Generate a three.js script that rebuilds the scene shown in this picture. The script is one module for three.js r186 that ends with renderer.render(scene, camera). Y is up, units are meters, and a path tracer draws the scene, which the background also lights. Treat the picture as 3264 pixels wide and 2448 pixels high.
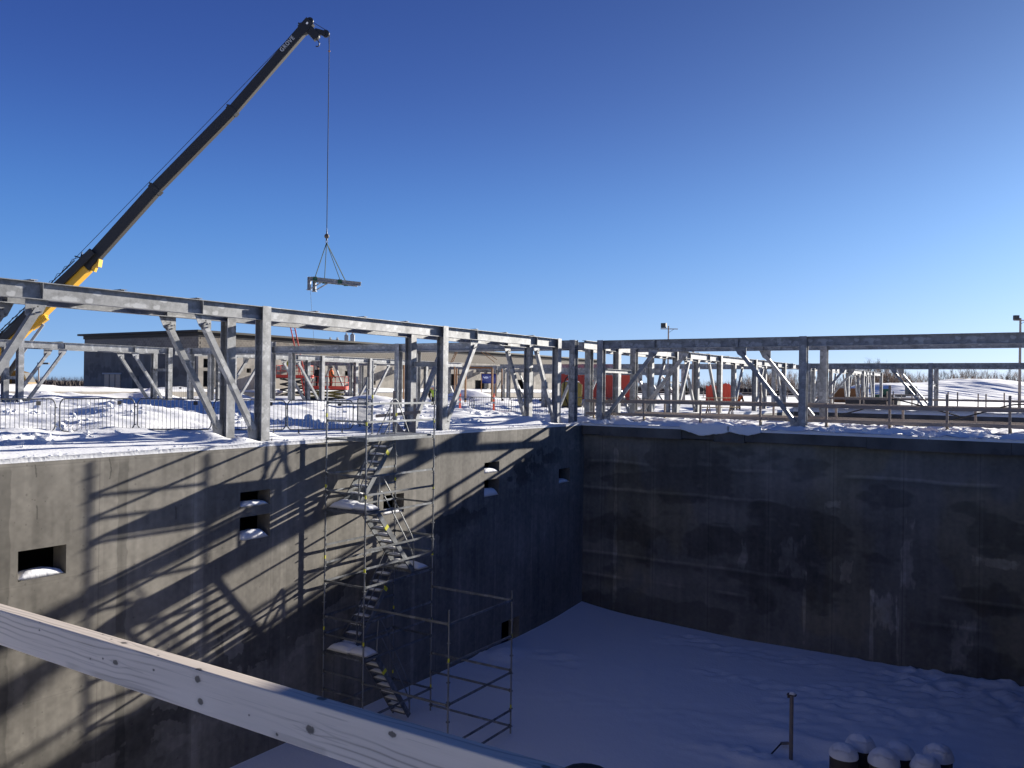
import * as THREE from 'three';
import { mergeGeometries, mergeVertices } from 'three/addons/utils/BufferGeometryUtils.js';
import { MarchingCubes } from 'three/addons/objects/MarchingCubes.js';
import { FontLoader } from 'three/addons/loaders/FontLoader.js';
import { TextGeometry } from 'three/addons/geometries/TextGeometry.js';

// ---------------------------------------------------------------- camera, sky, sun, exposure
const scene = new THREE.Scene();
const camera = new THREE.PerspectiveCamera(48.77, 4 / 3, 0.05, 4000);
{
  const back = new THREE.Vector3(0.53951, -0.00255, 0.84198).normalize();
  const right = new THREE.Vector3(0.84190, 0.01336, -0.53946);
  right.addScaledVector(back, -right.dot(back)).normalize();
  const up = new THREE.Vector3().crossVectors(back, right);
  camera.quaternion.setFromRotationMatrix(new THREE.Matrix4().makeBasis(right, up, back));
  camera.position.set(17.72, 1.7, 33.69);
  scene.add(camera);
}
const SUN = new THREE.Vector3(1, 1.17, -4.1).normalize();
const EXPOSURE = 2.35;
function makeSky() {
  const W = 1024, H = 512, d = new Float32Array(W * H * 4);
  // clear winter air: radiance by height above the horizon, with a warm haze that gathers round the sun near the horizon
  const tab = [[-90, .16, .17, .20], [-6, .20, .22, .27], [-0.5, .33, .48, .70], [0, .32, .53, .83], [3.5, .205, .41, .77], [10, .088, .245, .635], [20, .036, .096, .37], [35, .021, .053, .225], [60, .018, .040, .155], [90, .016, .036, .14]];
  for (let j = 0; j < H; j++) {
    const el = ((j + .5) / H - .5) * 180, se = Math.sin(el * Math.PI / 180), ce = Math.cos(el * Math.PI / 180);
    let k = 0; while (k < tab.length - 2 && el > tab[k + 1][0]) k++;
    const a = tab[k], b = tab[k + 1], t = Math.min(1, Math.max(0, (el - a[0]) / (b[0] - a[0]))), pa = tab[Math.max(0, k - 1)], nb = tab[Math.min(tab.length - 1, k + 2)];
    const herm = q => { const A = Math.log(a[q]), B = Math.log(b[q]), dx = b[0] - a[0]; if (el < 0) return Math.exp(A * (1 - t) + B * t); const m = (B - A) / dx, m0 = a[0] <= 0 ? m : (A - Math.log(pa[q])) / (a[0] - pa[0]), m1 = nb === b ? m : (Math.log(nb[q]) - B) / (nb[0] - b[0]), ta = (m0 + m) / 2 * dx, tb = (m1 + m) / 2 * dx, t2 = t * t, t3 = t2 * t; return Math.exp((2 * t3 - 3 * t2 + 1) * A + (t3 - 2 * t2 + t) * ta + (-2 * t3 + 3 * t2) * B + (t3 - t2) * tb); }, base3 = [herm(1), herm(2), herm(3)];
    for (let i = 0; i < W; i++) {
      const az = ((i + .5) / W - .5) * 2 * Math.PI;
      const g = Math.acos(Math.min(1, ce * Math.cos(az) * SUN.x + se * SUN.y + ce * Math.sin(az) * SUN.z)) * 180 / Math.PI;
      const haze = Math.exp(-g / 20) * Math.exp(-Math.max(el, 0) / 13.5) * (el < 0 ? Math.exp(el / 3) : 1);
      const o = (j * W + i) * 4;
      const wz = Math.exp(-Math.max(el, 0) / 5), c = [1.0 + .95 * wz, 1.62 + .0 * wz, 2.2 - 1.15 * wz];
      for (let q = 0; q < 3; q++) d[o + q] = (base3[q] + c[q] * haze) / EXPOSURE;
      d[o + 3] = 1;
    }
  }
  const t = new THREE.DataTexture(d, W, H, THREE.RGBAFormat, THREE.FloatType);
  t.mapping = THREE.EquirectangularReflectionMapping; t.magFilter = t.minFilter = THREE.LinearFilter; t.wrapS = THREE.RepeatWrapping; t.needsUpdate = true;
  return t;
}
const skyTex = makeSky();
scene.background = skyTex; scene.environment = skyTex;
const sun = new THREE.DirectionalLight(new THREE.Color(1.0, 0.94, 0.84), 5);
sun.position.copy(SUN).multiplyScalar(200); sun.target.position.set(0, 0, 0);
sun.castShadow = true; sun.shadow.radius = 1; sun.shadow.mapSize.set(4096, 4096);
Object.assign(sun.shadow.camera, { left: -80, right: 80, top: 60, bottom: -60, near: 1, far: 500 });
scene.add(sun, sun.target);
const renderer = new THREE.WebGLRenderer({ antialias: true });
renderer.toneMapping = THREE.LinearToneMapping;
renderer.toneMappingExposure = EXPOSURE;
renderer.shadowMap.enabled = true;

// ---------------------------------------------------------------- helpers
let seed = 7;
const rnd = () => { seed |= 0; seed = seed + 0x6D2B79F5 | 0; let t = Math.imul(seed ^ seed >>> 15, 1 | seed); t = t + Math.imul(t ^ t >>> 7, 61 | t) ^ t; return ((t ^ t >>> 14) >>> 0) / 4294967296; };
const rr = (a, b) => a + (b - a) * rnd();
const V = (x, y, z) => new THREE.Vector3(x, y, z);
const sm = (a, b, x) => { const t = Math.min(1, Math.max(0, (x - a) / (b - a))); return t * t * (3 - 2 * t); };
const lerp = (a, b, t) => a + (b - a) * t;
const hash = (x, y) => { let h = Math.imul(x | 0, 374761393) + Math.imul(y | 0, 668265263); h = Math.imul(h ^ h >>> 13, 1274126177); return ((h ^ h >>> 16) >>> 0) / 4294967296; };
function n2(x, y) { const xi = Math.floor(x), yi = Math.floor(y), fx = x - xi, fy = y - yi, u = fx * fx * (3 - 2 * fx), v = fy * fy * (3 - 2 * fy); return lerp(lerp(hash(xi, yi), hash(xi + 1, yi), u), lerp(hash(xi, yi + 1), hash(xi + 1, yi + 1), u), v); }
function fbm(x, y, o = 4) { let s = 0, a = .5, t = 0; for (let i = 0; i < o; i++) { s += a * n2(x, y); t += a; a *= .5; x = x * 2.03 + 17.3; y = y * 2.03 + 9.1; } return s / t; }
const gs = (x, z, cx, cz, rx, rz = rx) => Math.exp(-((x - cx) ** 2 / (rx * rx) + (z - cz) ** 2 / (rz * rz)));

const used = {};
function numbered(n) { if (!(n in used)) { used[n] = 0; return n; } used[n]++; return n + '_' + String(used[n]).padStart(3, '0'); }
const ORG = new WeakMap();
function tag(o, label, category, group, kind) { if (label) o.userData.label = label; if (category) o.userData.category = category; if (group) o.userData.group = group; if (kind) o.userData.kind = kind; return o; }
function thing(name, label, category, x = 0, y = 0, z = 0, group) {
  const o = new THREE.Group(); o.name = numbered(name); o.position.set(x, y, z); scene.add(o); ORG.set(o, V(x, y, z)); return tag(o, label, category, group);
}
function boxUV(g) {
  const p = g.attributes.position, n = g.attributes.normal, uv = new Float32Array(p.count * 2);
  for (let i = 0; i < p.count; i++) {
    const ax = Math.abs(n.getX(i)), ay = Math.abs(n.getY(i)), az = Math.abs(n.getZ(i));
    let u, v;
    if (ay >= ax && ay >= az) { u = p.getX(i); v = p.getZ(i); } else if (ax >= az) { u = p.getZ(i); v = p.getY(i); } else { u = p.getX(i); v = p.getY(i); }
    uv[2 * i] = u; uv[2 * i + 1] = v;
  }
  g.setAttribute('uv', new THREE.BufferAttribute(uv, 2)); return g;
}
function shiftUV(g) { const a = rr(0, 9), b = rr(0, 9), u = g.attributes.uv; for (let i = 0; i < u.count; i++) u.setXY(i, u.getX(i) + a, u.getY(i) + b); return g; }
const NI = g => g.index ? g.toNonIndexed() : g;
const box0 = (sx, sy, sz) => boxUV(NI(new THREE.BoxGeometry(sx, sy, sz)));
const box = (x, y, z, sx, sy, sz, ry = 0) => { const g = box0(sx, sy, sz); if (ry) g.rotateY(ry); return g.translate(x, y, z); };
// box from corner to corner
const slab = (x0, x1, y0, y1, z0, z1) => boxUV(box((x0 + x1) / 2, (y0 + y1) / 2, (z0 + z1) / 2, x1 - x0, y1 - y0, z1 - z0));
function frameOf(a, b, up = V(0, 1, 0)) {
  const X = b.clone().sub(a).normalize(); let Y = up.clone().addScaledVector(X, -up.dot(X)); if (Y.lengthSq() < 1e-6) { Y = V(1, 0, 0).addScaledVector(X, -X.x); if (Y.lengthSq() < 1e-6) Y = V(0, 0, 1); }
  Y.normalize(); const Z = X.clone().cross(Y);
  return new THREE.Matrix4().makeBasis(X, Y, Z).setPosition(a.clone().add(b).multiplyScalar(.5));
}
const bar = (a, b, w, h, up) => shiftUV(box0(a.distanceTo(b), h, w)).applyMatrix4(frameOf(a, b, up));
function ibeam(a, b, d, bf, tf, tw, up) {
  const L = a.distanceTo(b), M = frameOf(a, b, up);
  const gs_ = [box0(L, tf, bf).translate(0, (d - tf) / 2, 0), box0(L, tf, bf).translate(0, -(d - tf) / 2, 0), box0(L, d - 2 * tf, tw)];
  return shiftUV(mergeGeometries(gs_)).applyMatrix4(M);
}
function tube(a, b, r, n = 8, r2 = r) {
  const L = a.distanceTo(b), g = NI(new THREE.CylinderGeometry(r2, r, L, n)); g.rotateZ(-Math.PI / 2);
  return g.applyMatrix4(frameOf(a, b));
}
const curve = (pts, r, seg = 24, n = 6, closed = false) => NI(new THREE.TubeGeometry(new THREE.CatmullRomCurve3(pts, closed, 'catmullrom', .3), seg, r, n, closed));
function geo(list) { list = Array.isArray(list) ? list : [list]; list = list.map(g => { g = NI(g); for (const k of Object.keys(g.attributes)) if (!['position', 'normal', 'uv'].includes(k)) g.deleteAttribute(k); if (!g.attributes.uv) boxUV(g); return g; }); return list.length > 1 ? mergeGeometries(list) : list[0]; }
function part(parent, name, list, m, label, kind) {
  const g = geo(list), o = ORG.get(parent) || V(0, 0, 0);
  g.translate(-o.x, -o.y, -o.z);
  const me = new THREE.Mesh(g, m); me.name = name; me.castShadow = me.receiveShadow = true; parent.add(me); ORG.set(me, o);
  if (label) me.userData.label = label; if (kind) me.userData.kind = kind;
  return me;
}
function single(name, list, m, label, category, group, kind) {
  const g = geo(list); g.computeBoundingBox(); const c = g.boundingBox.getCenter(V(0, 0, 0)); c.y = g.boundingBox.min.y; g.translate(-c.x, -c.y, -c.z);
  const me = new THREE.Mesh(g, m); me.name = numbered(name); me.position.copy(c); me.castShadow = me.receiveShadow = true; scene.add(me);
  return tag(me, label, category, group, kind);
}
function copyThing(o, x, y, z, ry, label) { const c = o.clone(); c.name = numbered(o.name.replace(/_\d+$/, '')); c.position.set(x, y, z); c.rotation.y = ry; c.userData = { ...o.userData, label }; scene.add(c); return c; }

// ---------------------------------------------------------------- textures and materials
function dataTex(W, H, f, srgb = true) {
  const d = new Uint8Array(W * H * 4), c = [0, 0, 0];
  for (let j = 0; j < H; j++) for (let i = 0; i < W; i++) { f(i / W, j / H, c, i, j); const o = (j * W + i) * 4; for (let q = 0; q < 3; q++) { let v = Math.min(1, Math.max(0, c[q])); if (srgb) v = v <= .0031308 ? v * 12.92 : 1.055 * Math.pow(v, 1 / 2.4) - .055; d[o + q] = v * 255; } d[o + 3] = 255; }
  const t = new THREE.DataTexture(d, W, H); t.magFilter = THREE.LinearFilter; t.minFilter = THREE.LinearMipmapLinearFilter; t.generateMipmaps = true; t.wrapS = t.wrapT = THREE.RepeatWrapping; if (srgb) t.colorSpace = THREE.SRGBColorSpace; t.needsUpdate = true; return t;
}
// periodic noise for tiling textures
const pn = (u, v, f) => { const x = u * f, y = v * f, xi = Math.floor(x), yi = Math.floor(y), fx = x - xi, fy = y - yi, a = fx * fx * (3 - 2 * fx), b = fy * fy * (3 - 2 * fy), m = q => ((q % f) + f) % f; return lerp(lerp(hash(m(xi), m(yi)), hash(m(xi + 1), m(yi)), a), lerp(hash(m(xi), m(yi + 1)), hash(m(xi + 1), m(yi + 1)), a), b); };
const pf = (u, v, f, o = 4) => { let s = 0, a = .5, t = 0; for (let i = 0; i < o; i++) { s += a * pn(u, v, f); t += a; a *= .5; f *= 2; } return s / t; };
const setRep = (t, sx, sy) => { t.repeat.set(1 / sx, 1 / sy); return t; };
const mat = (r, g, b, rough = .8, o = {}) => new THREE.MeshStandardMaterial({ color: new THREE.Color().setRGB(r, g, b), roughness: rough, metalness: 0, ...o });

const galvTex = setRep(dataTex(512, 512, (u, v, c) => { const a = pf(u, v, 6, 5), b = pf(u + .3, v, 24, 3), e = pn(u, v, 70); let k = .265 + .22 * (a - .5) + .10 * (b - .5) + .04 * (e - .5); const bl = sm(.56, .72, pf(u + .5, v + .2, 9, 4)); k = lerp(k, .50, bl * .55); c[0] = k * .98; c[1] = k; c[2] = k * 1.03; }), 1.7, 1.7);
const galvRough = setRep(dataTex(256, 256, (u, v, c) => { c[0] = c[1] = c[2] = .42 + .34 * pf(u, v, 8, 4); }, false), 1.3, 1.3);
const M = {};
M.galv = new THREE.MeshStandardMaterial({ map: galvTex, roughnessMap: galvRough, roughness: 1, metalness: .3 });
M.scaf = new THREE.MeshStandardMaterial({ map: galvTex, roughness: .5, metalness: .6, color: new THREE.Color().setRGB(.8, .82, .84) });
M.barrier = mat(.09, .095, .10, .45, { metalness: .6 });
M.bolt = mat(.12, .12, .12, .5, { metalness: .7 });
const concTex = setRep(dataTex(512, 512, (u, v, c) => { const a = pf(u, v, 4, 6), s = pf(u, v * .25 + .1, 16, 3), p = pn(u, v, 128); let k = .225 + .2 * (a - .5) + .08 * (s - .5) - (p > .93 ? .05 : 0); const st = sm(.56, .64, pf(u + .2, v + .7, 5, 5)); k *= 1 - .25 * st; c[0] = k * 1.04; c[1] = k * .985; c[2] = k * .88; }), 5, 5);
M.conc = new THREE.MeshStandardMaterial({ map: concTex, roughness: .9 });
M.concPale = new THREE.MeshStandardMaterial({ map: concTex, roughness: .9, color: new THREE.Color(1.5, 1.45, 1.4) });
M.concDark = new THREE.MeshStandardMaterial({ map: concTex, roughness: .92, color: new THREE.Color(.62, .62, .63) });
const snowBump = setRep(dataTex(512, 512, (u, v, c) => { c[0] = c[1] = c[2] = .6 * pf(u, v, 10, 6) + .4 * pf(u + .4, v + .1, 60, 2); }, false), 3, 3);
M.snow = new THREE.MeshStandardMaterial({ color: new THREE.Color().setRGB(.87, .875, .885), roughness: .85, bumpMap: snowBump, bumpScale: .014 });
M.snowSoft = new THREE.MeshStandardMaterial({ color: new THREE.Color().setRGB(.87, .875, .885), roughness: .85, bumpMap: snowBump, bumpScale: .012 });
const woodTex = setRep(dataTex(512, 128, (u, v, c) => { const g = pf(u, v, 4, 3), r = .5 + .5 * Math.sin((v * 14 + g * 5) * 6.283), f = pn(u * 2 % 1, v, 96); let k = .8 + .16 * r + .1 * (f - .5) - .1 * (g - .5); c[0] = .33 * k; c[1] = .27 * k; c[2] = .225 * k; }), 2.4, .3);
M.wood = new THREE.MeshStandardMaterial({ map: woodTex, roughness: .85 });
M.postGrey = mat(.24, .20, .17, .7);
M.pipe = mat(.075, .058, .048, .7);
M.woodNew = mat(.62, .47, .27, .8);
M.ply = new THREE.MeshStandardMaterial({ map: woodTex, roughness: .8, color: new THREE.Color(1.7, 1.6, 1.35) });
M.yellowTape = mat(.75, .72, .04, .6);
M.red = mat(.62, .05, .025, .55);
M.redTarp = mat(.55, .06, .028, .6, { side: THREE.DoubleSide });
M.hiOrange = mat(.95, .10, .03, .5);
M.black = mat(.012, .012, .013, .45);
M.rubber = mat(.015, .015, .016, .8);
M.dark = mat(.03, .03, .032, .6);
M.craneYellow = mat(.62, .34, .02, .4);
M.craneBlack = mat(.011, .011, .013, .55);
M.boomPlate = mat(.022, .018, .015, .7);
M.glass = new THREE.MeshPhysicalMaterial({ color: 0xffffff, roughness: .05, transmission: 1, thickness: 0, metalness: 0 });
M.green = mat(.012, .075, .045, .8);
M.sling = mat(.006, .028, .022, .9);
M.cab = mat(.20, .115, .012, .5);
M.olive = mat(.20, .16, .03, .6);
M.rust = mat(.23, .10, .03, .75);
M.blueTarp = mat(.012, .03, .19, .45);
M.grey = mat(.28, .29, .30, .6);
M.roofDark = mat(.02, .016, .012, .7);
M.white = mat(.75, .75, .75, .7);

// ---------------------------------------------------------------- ground
const PIT = { x0: 0, x1: 18.4, z0: 0.32, z1: 32.3 }, PIT2 = { x0: .45, x1: 34, z0: -34.4, z1: -4.3 };
function groundH(x, z) {
  const far = Math.hypot(x - 17, z - 33);
  let h = .10;
  const left = sm(-2.6, -7, x), nearEdge = 1 - left;
  if (z > .3 || x < -2.6) {
    h += left * (.12 + .16 * sm(-7, -14, x));
    h += left * sm(-45, -38, x) * (.55 * (fbm(x * .16 + 3, z * .16 + 8, 3) - .45));
    const lump = sm(-2.4, -4.5, x) * sm(-34, -26, x);
    h += lump * (.34 * Math.pow(fbm(x * .75, z * .75, 4), 1.5) + .22 * Math.max(0, fbm(x * 2.1 + 5, z * 2.1, 3) - .5) - .08);
    h += nearEdge * sm(-.05, -.9, x) * (.07 * (fbm(x * .5 + z * .2, z * .35, 3) - .3));
    h += .28 * gs(x, z, -1.35, 17.2, .5, .45) + .30 * gs(x, z, -1.5, 2.6, .8, .9) + .16 * gs(x, z, -.45, 18.6, .3, .35) + .25 * gs(x, z, -1.7, 18.7, .6, .4);
    h += 1.0 * gs(x, z, -16.5, -14, 2.6, 2.2) + .5 * gs(x, z, -21.4, -10, 2.2, 1.4) + .35 * gs(x, z, -14, 6, 3.5, 4) + .35 * gs(x, z, -20, 10, 4, 4) + .3 * gs(x, z, -10, 15, 2.5, 3);
  }
  if (x < -29 && x > -35.2 && z > -10 && z < 27) h += sm(-30.5, -34.5, x) * 1.3 * Math.pow(fbm(x * .3 + 1, z * .35 + 6.7, 3), 1.5);
  if (x < -33.5) { const r = sm(-35.2, -36.6, x) * sm(-13, -9, z) * sm(40, 26, z); h = lerp(h, 1.05 + .55 * (fbm(x * .45, z * .45, 4) - .35) + .25 * gs(x, z, -38, 3, 2, 6), r); if (x < -36) h = lerp(h, -.2, sm(-39, -41.5, x)); }
  if (z <= .4 && z > -4.4 && x > -2) { // the top of the double wall: kicked up, trodden snow
    const e = Math.min(1, (.34 - z) / .5);
    h = .06 + .12 * Math.max(0, e) + .20 * Math.pow(fbm(x * 1.3, z * 1.6 + 4, 4), 1.3) * (0.5 + .5 * e) + .12 * Math.max(0, fbm(x * 4 + 2, z * 4, 3) - .5) * 2;
    if (z < -.9 && z > -3.2) h += .05;
  }
  if (z < -4.4 && x > -3 && x < .5) h = .14 + .12 * fbm(x * .8, z * .5, 3);
  if (x > -2 && x < 36 && z < -34 && z > -39) h = .2 + .22 * fbm(x * .9, z * .9, 3);
  if (far > 70) h = lerp(h, .1 + .5 * (fbm(x * .03, z * .03, 3) - .5), sm(70, 120, far));
  h += sm(120, 300, far) * -.0;
  return Math.max(h, -.4) + (far < 60 ? .02 * (fbm(x * 6, z * 6, 2) - .5) : 0);
}
function axis(list) { const o = []; for (let i = 0; i < list.length; i++) { const [a, b, s] = list[i], n = Math.max(1, Math.round((b - a) / s)); for (let k = 0; k < n; k++) o.push(a + (b - a) * k / n); } o.push(list[list.length - 1][1]); return o; }
{
  const xs = axis([[-1600, -400, 240], [-400, -120, 35], [-120, -46, 6], [-46, -30, .8], [-30, -3.5, .28], [-3.5, -.4, .16], [-.4, 0, .05], [0, .45, .09], [.45, 18, .16], [18, 18.4, .1], [18.4, 34, .8], [34, 60, 5], [60, 400, 60], [400, 1600, 240]]);
  const zs = axis([[-1600, -400, 240], [-400, -120, 35], [-120, -46, 6], [-46, -34.4, .6], [-34.4, -18, .5], [-18, -4.3, .3], [-4.3, -.4, .2], [-.4, .32, .06], [.32, 27, .2], [27, 32.3, .6], [32.3, 60, 3], [60, 400, 60], [400, 1600, 240]]);
  const NX = xs.length, NZ = zs.length, pos = [], idx = [], id = new Int32Array(NX * NZ).fill(-1);
  const inside = (x, z) => (x > PIT.x0 && x < PIT.x1 && z > PIT.z0 && z < PIT.z1) || (x > PIT2.x0 && x < PIT2.x1 && z > PIT2.z0 && z < PIT2.z1);
  const edgeLip = (x, z) => { let y = groundH(x, z); return y; };
  const vid = (i, j) => { const k = i * NZ + j; if (id[k] < 0) { id[k] = pos.length / 3; pos.push(xs[i], edgeLip(xs[i], zs[j]), zs[j]); } return id[k]; };
  const hole = (i, j) => i >= 0 && j >= 0 && i < NX - 1 && j < NZ - 1 && inside((xs[i] + xs[i + 1]) / 2, (zs[j] + zs[j + 1]) / 2);
  const skirt = (a, b) => { const A = pos.length / 3; for (const q of [a, b]) pos.push(pos[q * 3], .004, pos[q * 3 + 2]); idx.push(a, A, b, b, A, A + 1); };
  for (let i = 0; i < NX - 1; i++) for (let j = 0; j < NZ - 1; j++) {
    if (hole(i, j)) continue;
    const a = vid(i, j), b = vid(i + 1, j), c = vid(i + 1, j + 1), d = vid(i, j + 1);
    idx.push(a, d, b, b, d, c);
    if (hole(i + 1, j)) skirt(b, c); if (hole(i - 1, j)) skirt(d, a); if (hole(i, j + 1)) skirt(c, d); if (hole(i, j - 1)) skirt(a, b);
  }
  const g = new THREE.BufferGeometry(); g.setAttribute('position', new THREE.Float32BufferAttribute(pos, 3)); g.setIndex(idx); g.computeVertexNormals();
  const uv = new Float32Array(pos.length / 3 * 2); for (let i = 0; i < pos.length / 3; i++) { uv[2 * i] = pos[3 * i] + pos[3 * i + 1]; uv[2 * i + 1] = pos[3 * i + 2]; } g.setAttribute('uv', new THREE.BufferAttribute(uv, 2));
  const me = new THREE.Mesh(g, M.snow); me.name = 'snow_ground'; me.userData.kind = 'structure'; me.receiveShadow = me.castShadow = true; scene.add(me);
}
function sheet(name, xs, zs, f, m) {
  const pos = [], idx = [], uv = [], NZ = zs.length;
  for (const x of xs) for (const z of zs) { pos.push(x, f(x, z), z); uv.push(x, z); }
  for (let i = 0; i < xs.length - 1; i++) for (let j = 0; j < NZ - 1; j++) { const a = i * NZ + j; idx.push(a, a + 1, a + NZ, a + NZ, a + 1, a + NZ + 1); }
  const g = new THREE.BufferGeometry(); g.setAttribute('position', new THREE.Float32BufferAttribute(pos, 3)); g.setAttribute('uv', new THREE.Float32BufferAttribute(uv, 2)); g.setIndex(idx); g.computeVertexNormals();
  const me = new THREE.Mesh(g, m); me.name = name; me.userData.kind = 'structure'; me.castShadow = me.receiveShadow = true; scene.add(me); return me;
}
function pitH(x, z) {
  let h = -8.30 + .10 * (fbm(x * .25, z * .25, 3) - .5);
  h += .22 * gs(x, z, 0, 0, 2.2, 2.6) + .10 * Math.exp(-z / 1.3) * (1 - sm(3, 7, x) + sm(11, 16, x) * .8) + .12 * Math.exp(-x / .8) + .2 * gs(x, z, .6, 7.2, .5, .8);
  const steps = sm(.52, .62, fbm(x * .35 + 9, z * .6 + 2, 2)) * sm(12, 5, z) + sm(10, 14, x) * sm(7, 2, z);
  h += steps * .10 * (Math.pow(fbm(x * 2.6, z * 3.4, 3), 1.4) - .4) * 2;
  h += gs(x, z, 12.2, 10.4, 2.6, 1.3) * .16 * (Math.abs(fbm(x * 1.6 + 3, z * 2.2, 4) - .5) * 4 - .5);
  // wind scoop round the pole and the stubs
  h += -.16 * gs(x, z, 12.0, 9.6, 1.4, .8) + .10 * gs(x, z, 12.6, 8.6, 2.2, .35) + .13 * gs(x, z, 11.6, 10.8, 2.4, .5);
  return h;
}
sheet('pit_snow_floor', axis([[0, 18.5, .14]]), axis([[0, 20, .14], [20, 32.3, .8]]), pitH, M.snowSoft);

{ // broken clods of snow thrown up by shovels and boots
  const g = new THREE.IcosahedronGeometry(1, 2); const p = g.attributes.position; for (let i = 0; i < p.count; i++) { const k = .45 + 1.0 * fbm(p.getX(i) * 1.3 + 3, p.getY(i) * 1.3 + p.getZ(i) * 1.9, 3); p.setXYZ(i, p.getX(i) * k, p.getY(i) * k * .75, p.getZ(i) * k); } g.computeVertexNormals(); g.setAttribute('uv', new THREE.BufferAttribute(new Float32Array(p.count * 2), 2));
  const list = []; for (let i = 0; i < 4200; i++) { let x, z; const q = rnd(); if (q < .68) { x = rr(-13, -2.6); z = rr(-9, 27); if (fbm(x * .5, z * .5, 3) < .5) continue; } else if (q < .80) { x = rr(.1, 18.3); z = .28 - Math.pow(rnd(), 1.4) * 2.2; if (fbm(x * .9, z * .4, 2) < .5) continue; } else if (q < .86) { x = -rr(.02, .5); z = rr(1, 27); if (rnd() < .6) continue; } else { x = rr(-34, -13); z = rr(-12, 24); } const s = q > .80 && q < .86 ? rr(.015, .035) : Math.pow(rnd(), 3.2) * .09 + .018; list.push([x, groundH(x, z) + s * .12, z, s]); }
  const im = new THREE.InstancedMesh(g, M.snowSoft, list.length), m = new THREE.Matrix4(); list.forEach(([x, y, z, s], i) => { m.makeRotationFromEuler(new THREE.Euler(rr(0, 6), rr(0, 6), rr(0, 6))).scale(V(s * rr(.8, 1.9), s * rr(.5, 1), s * rr(.8, 1.9))).setPosition(x, y, z); im.setMatrixAt(i, m); }); im.name = 'snow_clods'; im.userData = { kind: 'stuff', label: 'broken clods of snow strewn over the trodden ground', category: 'snow' }; im.castShadow = im.receiveShadow = true; scene.add(im);
}
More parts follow.
